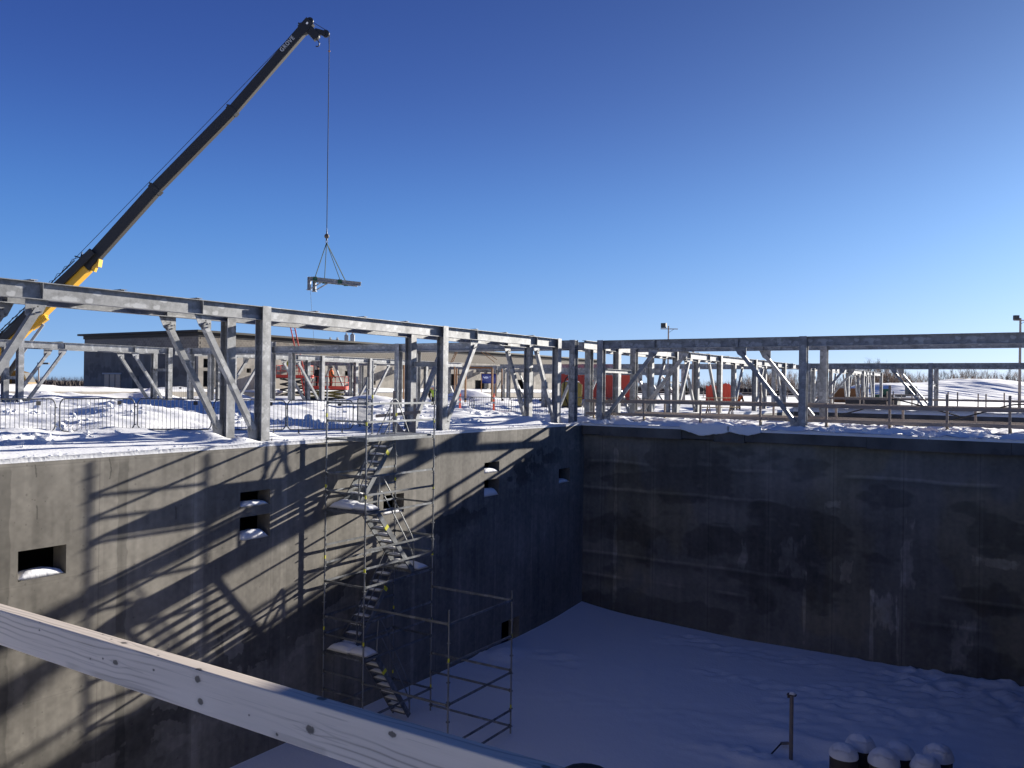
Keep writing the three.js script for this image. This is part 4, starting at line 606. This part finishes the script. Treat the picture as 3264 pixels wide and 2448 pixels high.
// ---------------------------------------------------------------- people
function capsuleField(bones, px, py, pz, k) { let d = 1e9; for (const b of bones) { const bx = b[3] - b[0], by = b[4] - b[1], bz = b[5] - b[2], ax = px - b[0], ay = py - b[1], az = pz - b[2]; const t = Math.min(1, Math.max(0, (ax * bx + ay * by + az * bz) / (bx * bx + by * by + bz * bz + 1e-9))); const e = Math.hypot(ax - bx * t, ay - by * t, az - bz * t) - (b[6] + (b[7] - b[6]) * t); const h = Math.max(0, k - Math.abs(d - e)) / k; d = Math.min(d, e) - (d < 1e8 ? h * h * k * .25 : 0); } return d; }
function marched(bones, c, half, res, k) {
  const mc = new MarchingCubes(res, new THREE.MeshBasicMaterial(), false, false, 60000); mc.isolation = 0;
  for (let z = 0; z < res; z++) for (let y = 0; y < res; y++) for (let x = 0; x < res; x++) mc.field[x + y * res + z * res * res] = -capsuleField(bones, c[0] + (x - res / 2) / (res / 2) * half, c[1] + (y - res / 2) / (res / 2) * half, c[2] + (z - res / 2) / (res / 2) * half, k);
  mc.update(); const n = mc.count, p = new Float32Array(n * 3); for (let i = 0; i < n; i++) { p[3 * i] = mc.positionArray[3 * i] * half + c[0]; p[3 * i + 1] = mc.positionArray[3 * i + 1] * half + c[1]; p[3 * i + 2] = mc.positionArray[3 * i + 2] * half + c[2]; }
  let g = new THREE.BufferGeometry(); g.setAttribute('position', new THREE.BufferAttribute(p, 3)); g = mergeVertices(g, 1e-4); g.computeVertexNormals(); g = g.toNonIndexed(); boxUV(g); return g;
}
const skin = mat(.45, .25, .17, .7);
function person(label, x, y, z, ry, J, cloth, vestM, hatM) {
  const t = thing('person', label, 'person', x, y, z); t.rotation.y = ry; ORG.set(t, V(0, 0, 0));
  const B = (a, b, r1, r2) => [...J[a], ...J[b], r1, r2];
  const bones = [B('hip', 'chest', .155, .175), B('chest', 'neck', .15, .075), B('neck', 'head', .06, .085)];
  const two = ['L', 'R']; for (const s of two) bones.push(B('hip', 'thigh' + s, .13, .115), B('thigh' + s, 'knee' + s, .105, .075), B('knee' + s, 'ankle' + s, .075, .06), B('ankle' + s, 'toe' + s, .055, .045), B('chest', 'sh' + s, .13, .085), B('sh' + s, 'el' + s, .075, .06), B('el' + s, 'wr' + s, .06, .045));
  part(t, 'body', marched(bones, [0, .95, 0], 1.15, 88, .06), cloth);
  const hb = J.head, hd = marched([[hb[0], hb[1] - .02, hb[2], hb[0], hb[1] + .07, hb[2], .085, .095], [hb[0], hb[1] - .07, hb[2] + .05, hb[0], hb[1] - .05, hb[2] + .05, .045, .045], [hb[0], hb[1] + .0, hb[2] + .095, hb[0], hb[1] - .02, hb[2] + .11, .014, .018], [hb[0] - .09, hb[1], hb[2], hb[0] - .095, hb[1] + .03, hb[2], .02, .02], [hb[0] + .09, hb[1], hb[2], hb[0] + .095, hb[1] + .03, hb[2], .02, .02]], hb, .2, 44, .03);
  const head = part(t, 'head', hd, skin); part(head, 'eyes', [-1, 1].map(s => NI(new THREE.SphereGeometry(.013, 8, 6)).translate(hb[0] + s * .034, hb[1] + .025, hb[2] + .088)), M.black);
  for (const s of two) { const w = J['wr' + s], e = J['el' + s], d = V(w[0] - e[0], w[1] - e[1], w[2] - e[2]).normalize(), sx = s === 'L' ? -1 : 1, lat = V(0, 0, 1).addScaledVector(d, -d.z).normalize(), pal = d.clone().cross(lat); const P = (a, b, c) => [w[0] + d.x * a + lat.x * b + pal.x * c, w[1] + d.y * a + lat.y * b + pal.y * c, w[2] + d.z * a + lat.z * b + pal.z * c];
    const hbn = [[...P(0, 0, 0), ...P(.08, 0, 0), .035, .04]]; [-.030, -.010, .010, .030].forEach((b, i) => { const l = [.06, .075, .07, .055][i]; hbn.push([...P(.08, b, 0), ...P(.08 + l * .6, b, sx * .01), .0105, .010], [...P(.08 + l * .6, b, sx * .01), ...P(.08 + l, b, sx * .035), .010, .0085]); }); hbn.push([...P(.03, .03, 0), ...P(.07, .065, sx * .015), .013, .011], [...P(.07, .065, sx * .015), ...P(.10, .07, sx * .03), .011, .009]);
    part(t, 'glove', marched(hbn, P(.07, 0, 0), .14, 46, .012), M.dark); }
  if (vestM) part(t, 'vest', marched([B('hip', 'chest', .175, .195), B('chest', 'neck', .168, .08), [...J.chest, ...J.shL, .145, .10], [...J.chest, ...J.shR, .145, .10]], [J.chest[0], J.chest[1] - .15, J.chest[2]], .5, 44, .05), vestM);
  const hat = part(t, 'hard_hat', [NI(new THREE.SphereGeometry(.125, 18, 10, 0, 6.2832, 0, 1.6)).scale(1, .95, 1.12).translate(hb[0], hb[1] + .06, hb[2]), NI(new THREE.CylinderGeometry(.15, .155, .014, 18)).scale(1, 1, 1.15).translate(hb[0], hb[1] + .062, hb[2] + .02)], hatM);
  return t;
}
const stand = { hip: [0, .95, 0], chest: [0, 1.32, .02], neck: [0, 1.52, .02], head: [0, 1.63, .04], thighL: [-.1, .9, 0], thighR: [.1, .9, 0], kneeL: [-.11, .5, .03], kneeR: [.12, .5, .0], ankleL: [-.12, .08, -.01], ankleR: [.13, .08, -.03], toeL: [-.13, .045, .15], toeR: [.15, .045, .13], shL: [-.19, 1.42, .01], shR: [.19, 1.42, .01], elL: [-.27, 1.13, .06], elR: [.27, 1.13, .06], wrL: [-.2, .98, .27], wrR: [.2, .98, .27] };
const reach = { ...stand, elL: [-.33, 1.55, .18], elR: [.33, 1.52, .18], wrL: [-.24, 1.82, .22], wrR: [.25, 1.80, .24] };
const bend = { ...stand, hip: [0, .88, -.12], chest: [0, 1.17, .16], neck: [0, 1.31, .30], head: [0, 1.36, .42], thighL: [-.1, .84, -.1], thighR: [.1, .84, -.1], shL: [-.19, 1.24, .24], shR: [.19, 1.24, .24], elL: [-.25, .95, .34], elR: [.25, .97, .36], wrL: [-.14, .74, .48], wrR: [.15, .74, .48], kneeL: [-.11, .46, .08], kneeR: [.12, .46, .02] };
const clDark = mat(.018, .019, .02, .9), clTan = mat(.16, .085, .03, .9), vLime = mat(.30, .42, .04, .7), vOr = mat(.85, .14, .02, .7);
person('worker in dark clothes with lime vest reaching up on red lift', -40.9, 2.22, -20.15, 2.4, reach, clDark, vLime, mat(.3, .12, .03, .5));
person('worker all in dark winter clothes with black helmet on lower lift', -31.3, 1.28, -14.4, .9, stand, clDark, null, M.black);
person('worker with orange vest and brown trousers on lower lift', -30.45, 1.28, -14.95, 2.6, stand, clTan, vOr, M.dark);
person('worker in hi-vis jacket bending down between barriers behind pit edge', -14.3, .15, -7.5, .4, bend, clDark, vLime, M.white);
person('worker in orange vest crouching by the plank trestles', -1.75, -.1, -27.3, .7, bend, clTan, vOr, M.white);

// ---------------------------------------------------------------- scissor lifts and ladder
function scissorLift(label, x, y, z, ry, L, W, deckY, railH, railM, sides, nFold) {
  const t = thing('scissor_lift', label, 'scissor lift', x, y, z); t.rotation.y = ry; ORG.set(t, V(0, 0, 0));
  part(t, 'chassis', [box(0, .42, 0, L, .35, W)], railM === M.red ? M.dark : M.red); for (const [a, b] of [[-1, -1], [1, -1], [-1, 1], [1, 1]]) { const w = part(t, 'wheel', NI(new THREE.CylinderGeometry(.27, .27, .2, 16)).rotateX(Math.PI / 2).translate(a * L * .36, .27, b * W * .47), M.rubber); part(w, 'rim', NI(new THREE.CylinderGeometry(.12, .12, .21, 10)).rotateX(Math.PI / 2).translate(a * L * .36, .27, b * W * .47), M.grey); }
  const y0 = .62, hh = (deckY - .12 - y0) / nFold; for (let i = 0; i < nFold; i++) for (const s of [-1, 1]) for (const d of [-1, 1]) part(t, 'scissor_arm', bar(V(-d * L * .42, y0 + i * hh, s * W * .33 + d * .03), V(d * L * .42, y0 + (i + 1) * hh, s * W * .33 + d * .03), .05, .11), sides);
  part(t, 'deck', box(0, deckY - .04, 0, L * 1.05, .08, W), M.dark); part(t, 'toe_board', [box(0, deckY + .13, W / 2, L * 1.05, .26, .02), box(0, deckY + .13, -W / 2, L * 1.05, .26, .02), box(L * .525, deckY + .13, 0, .02, .26, W - .03), box(-L * .525, deckY + .13, 0, .02, .26, W - .03)], railM);
  for (const s of [-1, 1]) { for (const hgt of [railH, railH * .55]) part(t, 'guard_rail', bar(V(-L * .525, deckY + hgt, s * W / 2), V(L * .525, deckY + hgt, s * W / 2), .04, .04), railM); for (let i = 0; i <= 3; i++) part(t, 'guard_post', bar(V(lerp(-L * .52, L * .52, i / 3), deckY + .26, s * W / 2), V(lerp(-L * .52, L * .52, i / 3), deckY + railH, s * W / 2), .04, .04), railM); }
  for (const s of [-1, 1]) for (const hgt of [railH, railH * .55]) part(t, 'guard_rail', bar(V(s * L * .525, deckY + hgt, -W / 2 + .03), V(s * L * .525, deckY + hgt, W / 2 - .03), .04, .04), railM);
  return t;
}
scissorLift('raised red scissor lift with black scissor arms by the building', -40.45, .0, -20.5, .57, 2.9, 1.5, 2.2, 1.1, M.red, M.black, 3);
scissorLift('lowered olive scissor lift with red guard rails carrying two workers', -30.75, .0, -14.8, .57, 3.0, 1.5, 1.26, 1.0, M.red, M.olive, 2);
{
  const t = thing('extension_ladder', 'red extension ladder leaning up above the block building edge', 'ladder', -37.6, 0, -18.7);
  const a = V(-37.2, .3, -19.0), b = V(-38.45, 6.9, -18.2), s = V(.15, 0, -.1); const st = part(t, 'stile', [bar(a.clone().sub(s), b.clone().sub(s), .035, .10), bar(a.clone().add(s), b.clone().add(s), .035, .10)], M.red);
  for (let i = 1; i < 22; i++) { const c = a.clone().lerp(b, i / 22); part(t, 'rung', tube(c.clone().sub(s), c.clone().add(s), .018, 6), M.grey); }
}
// ---------------------------------------------------------------- tarps, heater, gantry posts, trestles
{
  const W = 256, H = 220, cv = document.createElement('canvas'); cv.width = W; cv.height = H; const c = cv.getContext('2d'); c.fillStyle = '#14286e'; c.fillRect(0, 0, W, H);
  c.strokeStyle = '#dfe9ff'; c.fillStyle = '#e8f0ff'; c.lineWidth = 9; c.beginPath(); c.moveTo(30, 60); c.lineTo(52, 105); c.moveTo(60, 64); c.lineTo(50, 84); c.stroke(); c.lineWidth = 10; c.beginPath(); c.moveTo(74, 62); c.lineTo(84, 108); c.moveTo(76, 66); c.lineTo(108, 70); c.lineTo(118, 90); c.lineTo(90, 92); c.stroke(); c.lineWidth = 6; c.strokeStyle = '#8fa3dd'; c.beginPath(); c.moveTo(128, 72); c.lineTo(150, 66); c.lineTo(172, 58); c.stroke();
  const tx = new THREE.CanvasTexture(cv); tx.colorSpace = THREE.SRGBColorSpace;
  const g = new THREE.PlaneGeometry(1.06, .68, 14, 8); const p = g.attributes.position; for (let i = 0; i < p.count; i++) { const u = p.getX(i), v = p.getY(i); p.setZ(i, .06 * Math.sin(u * 5 + v * 3) + .05 * Math.sin(v * 7)); if (u < -.3) p.setX(i, u + .12 * (.34 - v)); }
  g.computeVertexNormals(); const gb = g.clone(); gb.translate(0, 0, -.02); const t = thing('blue_tarp', 'blue tarpaulin with white lettering hung on rusty posts', 'tarp', -17.15, 1.22, -17.55);
  t.rotation.y = .57; ORG.set(t, V(0, 0, 0)); const m1 = part(t, 'sheet', NI(g).translate(0, 1.0, 0), new THREE.MeshStandardMaterial({ map: tx, roughness: .5, side: THREE.DoubleSide }));
  part(t, 'hanging_pole', [tube(V(-.53, -.9, -.09), V(-.53, 1.4, -.09), .03, 8), tube(V(-.53, 1.36, -.09), V(.53, 1.36, -.09), .03, 8), tube(V(.53, -.9, -.09), V(.53, 1.4, -.09), .03, 8)], M.rust);
}
{
  const t = thing('timber_portal', 'rusty brown propped portal frame behind the orange markers', 'portal', -13.8, .2, -11.4);
  const a = V(-14.5, .1, -11), b = V(-13.05, .1, -11.95); for (const q of [a, b]) part(t, 'post', bar(q, q.clone().setY(2.82), .10, .10), M.rust); part(t, 'lintel', bar(a.clone().setY(2.87), b.clone().setY(2.87), .10, .10), M.rust); part(t, 'hanger', bar(a.clone().lerp(b, .15).setY(2.92), a.clone().lerp(b, .15).setY(3.15), .06, .06), M.rust);
  const u = thing('rusty_prop', 'thin rusty prop left of the brown portal frame', 'prop', -15, 0, -10.7); part(u, 'post', bar(V(-15, .1, -10.7), V(-15, 2.8, -10.7), .08, .08), M.rust); part(u, 'arm', bar(V(-15, 2.4, -10.7), V(-14.7, 2.4, -10.9), .05, .05), M.rust);
  for (const [x, z, h, l] of [[-26.9, -19.6, 3.3, 'rust coloured prop standing before the pale wall, left one'], [-25.4, -24.5, 3.3, 'rust coloured prop standing before the pale wall, middle one'], [-22.6, -27.6, 3.2, 'rust coloured prop standing before the pale wall, right one']]) { const w = thing('rusty_prop', l, 'prop', x, 0, z); part(w, 'post', bar(V(x, .1, z), V(x, h, z), .09, .09), M.rust); part(w, 'foot_plate', box(x, .12, z, .3, .03, .3), M.rust); }
}
{
  const t = thing('site_heater', 'olive yellow box heater with black hose behind the corner columns', 'heater', -9.3, .4, -15.5);
  const sh = new THREE.Shape([[-.62, 0], [.62, 0], [.62, 1.35], [.3, 1.5], [-.5, 1.5], [-.62, 1.4]].map(p => new THREE.Vector2(...p))); const g = NI(new THREE.ExtrudeGeometry(sh, { depth: .8, bevelEnabled: true, bevelSize: .03, bevelThickness: .03, bevelSegments: 2 })); g.rotateY(.57); part(t, 'casing', boxUV(g.translate(-9.2, .5, -15.6)), M.olive);
  part(t, 'skid', box(-9.0, .42, -15.3, 1.3, .16, .9, .57), M.dark); part(t, 'hose', curve([V(-8.9, 2.5, -14.9), V(-9.15, 2.2, -14.7), V(-9.2, 1.5, -14.6), V(-9.05, .9, -14.6), V(-8.8, .5, -14.5)], .045, 30, 8), M.rubber); part(t, 'snow_cap', heap(1.1, .7, .12, 5, .3, 8).rotateY(.57).translate(-9.0, 1.99, -15.3), M.snowSoft);
}
{
  const tarp = (x0, z0, x1, z1, y0, y1, seedn) => { const n = 24, pos = [], idx = [], m = 8; const dx = x1 - x0, dz = z1 - z0, l = Math.hypot(dx, dz); for (let k = 0; k < 2; k++) for (let i = 0; i <= n; i++) for (let j = 0; j <= m; j++) { const u = i / n, v = j / m, w = .12 * (fbm(u * 9 + seedn, v * 2, 3) - .5) + .05 * Math.sin(u * 40 + v * 3) * (1 - v) - k * .02; pos.push(x0 + dx * u - dz / l * w, lerp(y0, y1 - .12 * Math.sin(u * 9), v), z0 + dz * u + dx / l * w); } const N = (n + 1) * (m + 1); for (let k = 0; k < 2; k++) for (let i = 0; i < n; i++) for (let j = 0; j < m; j++) { const a = k * N + i * (m + 1) + j; k ? idx.push(a, a + 1, a + m + 1, a + m + 1, a + 1, a + m + 2) : idx.push(a, a + m + 1, a + 1, a + m + 1, a + m + 2, a + 1); } const g = new THREE.BufferGeometry(); g.setAttribute('position', new THREE.Float32BufferAttribute(pos, 3)); g.setIndex(idx); g.computeVertexNormals(); g.setAttribute('uv', new THREE.Float32BufferAttribute(new Float32Array(pos.length / 3 * 2), 2)); return NI(g); };
  const t = thing('tarp_enclosure', 'orange red tarpaulin enclosure behind the corner columns', 'tarp', -16, 0, -33);
  part(t, 'tarp_sheet', tarp(-19.2, -31.6, -13.6, -35.4, .5, 3.25, 1), M.redTarp); part(t, 'tarp_sheet', tarp(-13.6, -35.4, -14.8, -37.6, .5, 3.2, 5), M.redTarp); part(t, 'tarp_sheet', tarp(-21.2, -34.6, -19.2, -31.6, .5, 3.25, 8), M.redTarp); part(t, 'tarp_sheet', [slab(-21.2, -13.6, 3.2, 3.24, -37.6, -35.42)], M.redTarp); part(t, 'prop', [bar(V(-12.9, .2, -36), V(-15.4, 3.2, -35.3), .09, .09), bar(V(-12.0, .2, -36.6), V(-14.2, 3.0, -35.9), .09, .09)], M.wood);
  for (const k of [.02, .3, .6, .98]) part(t, 'post', bar(V(lerp(-19.2, -13.6, k) - .1, 0, lerp(-31.6, -35.4, k) - .15), V(lerp(-19.2, -13.6, k) - .1, 3.3, lerp(-31.6, -35.4, k) - .15), .09, .09), M.wood);
  const u = thing('tarp_enclosure', 'small square red tarpaulin box further right near the trees', 'tarp', -8.8, 0, -44.3); part(u, 'tarp_sheet', tarp(-9.05, -44.2, -7.95, -44.9, .55, 2.15, 12), M.redTarp); part(u, 'tarp_sheet', tarp(-9.9, -43.2, -9.05, -44.2, .55, 2.05, 15), M.redTarp); for (const [x, z] of [[-9.1, -44.3], [-8.0, -45]]) part(u, 'post', bar(V(x, 0, z), V(x, 2.2, z), .08, .08), M.wood); part(u, 'tarp_sheet', tarp(-7.95, -44.9, -8.9, -46, .55, 2.15, 17), M.redTarp);
}
for (const [y, dz, l] of [[1.13, 0, 'upper stack of pale planks on trestles behind the guardrail'], [.56, .2, 'lower pale planks on trestles behind the guardrail']]) {
  const t = thing('plank_trestle', l, 'trestle', .4, 0, -17 + dz); for (let i = 0; i < 4; i++) part(t, 'plank', bar(V(-.55 + rr(-.1, .1), y + i * .002, -16.45 + dz - i * .16), V(1.25 + rr(-.1, .2), y + .03, -17.5 + dz - i * .16), .14, .045), M.woodNew);
  for (const k of [.15, .85]) { const c = V(lerp(-.5, 1.2, k), 0, lerp(-16.5, -17.5, k) + dz - .2); part(t, 'leg', [bar(c.clone().add(V(-.2, .1, -.2)), c.clone().setY(y - .03), .05, .05), bar(c.clone().add(V(.2, .1, .2)), c.clone().setY(y - .03), .05, .05)], M.wood); }
}
{ // timber walkway behind the coping
  const t = thing('lumber_stack', 'weathered timber stack and boards behind the far coping', 'lumber', -5.4, 0, -14); for (let i = 0; i < 6; i++) part(t, 'board', bar(V(-7.2 + rr(-.2, .2), .55 + i * .06, -13.2), V(-3.6 + rr(-.2, .2), .55 + i * .06, -15.2), .25, .045), M.wood);
  part(t, 'bearer', [box(-6.6, .4, -13.5, .1, .25, .6, .5), box(-4.2, .4, -14.9, .1, .25, .6, .5)], M.wood);
}
{ // black cables draped over the rails
  single('black_cable', curve([V(8.6, .3, -6), V(10.8, .9, -4.6), V(12.2, 1.36, -3.5), V(13.4, 1.1, -3.3), V(14.6, .75, -3.6)], .028, 50, 6), M.rubber, 'thick black cable arched over the guardrail, left one', 'cable');
  single('black_cable', curve([V(11.2, .2, -5.2), V(13.4, .35, -4.1), V(15.0, .8, -3.5), V(16.4, 1.25, -3.3), V(18, 1.3, -3.4)], .028, 50, 6), M.rubber, 'thick black cable hanging along the guardrail at right', 'cable');
}
// ---------------------------------------------------------------- far things
function lightPole(label, x, z, h, hd) { const t = thing('light_pole', label, 'light pole', x, 0, z); part(t, 'pole', tube(V(x, 0, z), V(x, h, z), .17, 10, .11), M.wood); hd(t); return t; }
lightPole('wooden utility pole with box lamp rising beyond the far frames', -36.1, -98, 12.0, t => { part(t, 'lamp_box', box(-36.75, 12.05, -97.6, .85, .8, .6), M.dark); part(t, 'cross_arm', bar(V(-37.2, 11.5, -97.3), V(-34.8, 11.5, -98.8), .12, .14), M.wood); part(t, 'stay', bar(V(-35.3, 11.5, -98.5), V(-36.05, 10.9, -98), .05, .05), M.dark); });
lightPole('wooden utility pole with box lamp at the right edge', 14.4, -77, 10.1, t => { part(t, 'lamp_box', box(14.0, 10.15, -76.75, .5, .5, .4, .57), M.dark); part(t, 'cross_arm', bar(V(13.75, 9.85, -76.6), V(15.5, 9.85, -77.7), .09, .11), M.wood); part(t, 'stay', bar(V(15.0, 9.85, -77.4), V(14.4, 9.4, -77), .04, .04), M.dark); });
lightPole('thin street lamp far left between crane cab and building', -154, -58.2, 5.0, t => { part(t, 'lamp_head', box(-153.2, 5.0, -58.7, 2.2, .35, .6, .57), M.dark); });
lightPole('dark thin pole seen behind the pit corner columns', -17.5, -60, 6, t => part(t, 'cap', box(-17.5, 6, -60, .3, .12, .3), M.dark));
{ // silos far behind the building
  for (const [x, z, r, h, l] of [[-165.4, -157.6, .62, 16.6, 'left tall pale silo above the building roof'], [-163.9, -158.7, .72, 16.8, 'right tall pale silo above the building roof'], [-169.6, -155, .5, 15.3, 'leftmost small pale bin above the roof line'], [-167.8, -156.2, .5, 15.3, 'second small pale bin above the roof line']]) { const t = thing('silo', l, 'silo', x, 0, z); part(t, 'shell', NI(new THREE.CylinderGeometry(r, r, h, 18)).translate(x, h / 2, z), M.grey); part(t, 'cone', NI(new THREE.ConeGeometry(r * 1.05, r * .7, 18)).translate(x, h + r * .35, z), M.grey); part(t, 'vent', box(x, h + r * .75, z, .4, .5, .4), M.grey); }
}
{ // rusty lattice roof truss behind the second frame
  const t = thing('lattice_boom', 'thin dark lattice boom resting above the long building roof', 'boom', -40, 0, -45); const a = V(-40.5, 4.2, -44), b = V(-39.7, 7.3, -45.2), c = V(-36.5, 4.4, -47.2), g = []; for (const o of [0, .3]) g.push(tube(a.clone().add(V(o, 0, 0)), b.clone().add(V(o * .6, 0, 0)), .04, 5), tube(b.clone().add(V(o * .6, 0, 0)), c.clone().add(V(o, o, 0)), .035, 5)); for (let i = 0; i < 8; i++) g.push(tube(a.clone().lerp(b, i / 8), a.clone().lerp(b, (i + 1) / 8).add(V(.25, 0, 0)), .025, 4)); part(t, 'lattice', g, M.rust);
}
{ // snow hill
  const hillH = (u, v) => { const e = sm(0, .85, v) * sm(1.001, .93, v), l = sm(-.02, .22, u) * sm(1.2, 1.0, u); return e * l * (3.9 + 1.2 * gs(u, 0, .60, 0, .18, 1) + .7 * (fbm(u * 9, v * 5, 4) - .5)) + .30 * (fbm(u * 50 + v * 26, v * 7, 4) - .5) * sm(0, .2, v) * l; };
  const a = V(-8, 0, -138), du = V(.842, 0, -.539).multiplyScalar(62), dv = V(-.539, 0, -.842).multiplyScalar(45), pos = [], idx = [], uv = [], n = 150, m = 70; for (let i = 0; i <= n; i++) for (let j = 0; j <= m; j++) { const u = i / n, v = j / m, p = a.clone().addScaledVector(du, u).addScaledVector(dv, v); pos.push(p.x, -.25 + hillH(u, v), p.z); uv.push(u * 62, v * 45); }
  for (let i = 0; i < n; i++) for (let j = 0; j < m; j++) { const k = i * (m + 1) + j; idx.push(k, k + m + 1, k + 1, k + m + 1, k + m + 2, k + 1); }
  const g = new THREE.BufferGeometry(); g.setAttribute('position', new THREE.Float32BufferAttribute(pos, 3)); g.setAttribute('uv', new THREE.Float32BufferAttribute(uv, 2)); g.setIndex(idx); g.computeVertexNormals(); const me = new THREE.Mesh(g, M.snow); me.name = 'snow_hill'; me.userData.kind = 'structure'; me.castShadow = me.receiveShadow = true; scene.add(me);
}
single('storage_bin', [box(-3.7, 1.7, -130.6, 1.5, 1.7, 1.4, .57), box(-3.7, 2.62, -130.6, 1.0, .18, 1.0, .57), box(-5.3, .95, -129.6, 1.6, .5, .9, .57)], M.black, 'dark bin on wheels parked in front of the snow hill', 'bin');
{
  const t = thing('tractor', 'small green tractor beyond the farthest steel frame', 'tractor', -.9, .3, -85); part(t, 'cab', [box(-.7, 1.45, -85.1, .8, .9, .8, .57), box(-.7, 1.94, -85.1, .95, .1, .95, .57)], M.green); part(t, 'hood', box(-1.5, 1.0, -84.6, 1.0, .45, .6, .57), M.green); for (const [x, z, r] of [[-.6, -84.6, .48], [-1.7, -84.0, .34], [-.3, -85.5, .48]]) part(t, 'wheel', NI(new THREE.CylinderGeometry(r, r, .3, 16)).rotateX(Math.PI / 2).rotateY(.57).translate(x, .3 + r, z), M.rubber);
  single('site_container', slab(-6.8, -1.8, .2, 2.0, -78, -75.5), M.rust, 'brown low container row behind the farthest steel frame', 'container');
  single('site_container', slab(2.2, 6.4, .3, 1.15, -47, -45), M.dark, 'long dark low container behind the distant guardrail', 'container');
}
// ---------------------------------------------------------------- trees on the horizon
{
  const twig = (p, d, L, r, out, depth) => { const e = p.clone().addScaledVector(d, L); out.push([p, e, r]); if (depth > 0) for (let i = 0; i < 4; i++) { const q = p.clone().lerp(e, rr(.3, 1)), dd = d.clone().add(V(rr(-.8, .8), rr(-.1, .7), rr(-.8, .8))).normalize(); twig(q, dd, L * rr(.4, .65), r * .55, out, depth - 1); } };
  const bare = []; for (let k = 0; k < 3; k++) { const o = []; twig(V(0, 0, 0), V(0, 1, 0), 3.0, .055, o, 3); const pos = [], nor = []; for (const [a, b, r] of o) { for (const [ux, uz] of [[1, 0], [0, 1]]) { const w = V(ux, 0, uz).multiplyScalar(r); const q = [a.clone().sub(w), a.clone().add(w), b.clone()]; for (const v of q) { pos.push(v.x, v.y, v.z); nor.push(uz, .3, ux); } } } const g = new THREE.BufferGeometry(); g.setAttribute('position', new THREE.Float32BufferAttribute(pos, 3)); g.setAttribute('normal', new THREE.Float32BufferAttribute(nor, 3)); g.setAttribute('uv', new THREE.Float32BufferAttribute(new Float32Array(pos.length / 3 * 2), 2)); bare.push(g); }
  const bark = mat(.11, .085, .08, .95, { side: THREE.DoubleSide }), bush = [];
  const spots = []; for (let i = 0; i < 5200; i++) { const az = rr(-36, 40), d = rr(255, 360), a = (32.65 - az) * Math.PI / 180; spots.push([17.7 - Math.sin(a) * d, 33.7 - Math.cos(a) * d, az, d]); }
  bare.forEach((g, k) => { const list = spots.filter((_, i) => i % 3 === k), im = new THREE.InstancedMesh(g, bark, list.length), m = new THREE.Matrix4(); list.forEach(([x, z, az], i) => { const tall = az > 22 ? 1.5 : az > 15 ? 1.2 : az < -24 ? .5 : .78; const grove = .6 + .8 * fbm(az * .35, 4.2, 3); const s = rr(.8, 1.35) * tall * grove; m.makeRotationY(rr(0, 6.28)).scale(V(s * 1.1, s, s * 1.1)).setPosition(x, -.2, z); im.setMatrixAt(i, m); }); im.name = numbered('bare_woodland'); im.userData.kind = 'stuff'; im.userData.label = 'band of leafless winter trees along the horizon'; im.userData.category = 'woodland'; im.userData.group = 'woodland on the horizon'; im.castShadow = im.receiveShadow = true; scene.add(im); });
  // thicket along the foot of the wood
  const o = []; for (let i = 0; i < 42000; i++) { const az = rr(-36, 40), d = rr(250, 300), a = (32.65 - az) * Math.PI / 180, x = 17.7 - Math.sin(a) * d, z = 33.7 - Math.cos(a) * d, h = rr(.8, 2.0) * (.5 + fbm(az * .8, 8, 3)), w = rr(.2, .5), t = rr(0, 3.14); o.push(x - Math.cos(t) * w, -.1, z - Math.sin(t) * w, x + Math.cos(t) * w, -.1, z + Math.sin(t) * w, x + rr(-.3, .3), h, z + rr(-.3, .3)); }
  const g = new THREE.BufferGeometry(); g.setAttribute('position', new THREE.Float32BufferAttribute(o, 3)); g.computeVertexNormals(); const me = new THREE.Mesh(g, mat(.075, .06, .055, .95, { side: THREE.DoubleSide })); me.name = 'thicket'; me.userData = { kind: 'stuff', label: 'low dark thicket along the foot of the far trees', category: 'thicket' }; me.castShadow = me.receiveShadow = true; scene.add(me);
  const spr = (az, d, h, l) => { const a = (32.65 - az) * Math.PI / 180, x = 17.7 - Math.sin(a) * d, z = 33.7 - Math.cos(a) * d, t = thing('spruce_tree', l, 'tree', x, 0, z); part(t, 'trunk', tube(V(x, 0, z), V(x, h, z), .12, 6, .03), M.rust); const q = []; for (let i = 0; i < 500; i++) { const k = Math.pow(rnd(), .8), r = (1 - k) * h * .24, th = rr(0, 6.28), y = h * (.06 + .94 * k), w = .16; q.push(x, y + .15, z, x + Math.cos(th) * r - Math.sin(th) * w, y - .1 - r * .15, z + Math.sin(th) * r + Math.cos(th) * w, x + Math.cos(th) * r + Math.sin(th) * w, y - .1 - r * .15, z + Math.sin(th) * r - Math.cos(th) * w); } const gg = new THREE.BufferGeometry(); gg.setAttribute('position', new THREE.Float32BufferAttribute(q, 3)); gg.computeVertexNormals(); part(t, 'crown', gg, M.spruce); };
  M.spruce = mat(.022, .035, .022, .9, { side: THREE.DoubleSide });
  spr(11.6, 235, 3.9, 'dark pointed spruce seen between the receding frame columns'); spr(12.2, 238, 3.2, 'smaller dark spruce right beside the pointed one'); spr(23.6, 250, 3.6, 'dark spruce just left of the snow hill'); spr(24.4, 252, 3.2, 'low dark spruce at the left foot of the snow hill'); spr(17.5, 245, 3.0, 'squat dark spruce behind the long braces');
}
renderer.render(scene, camera);
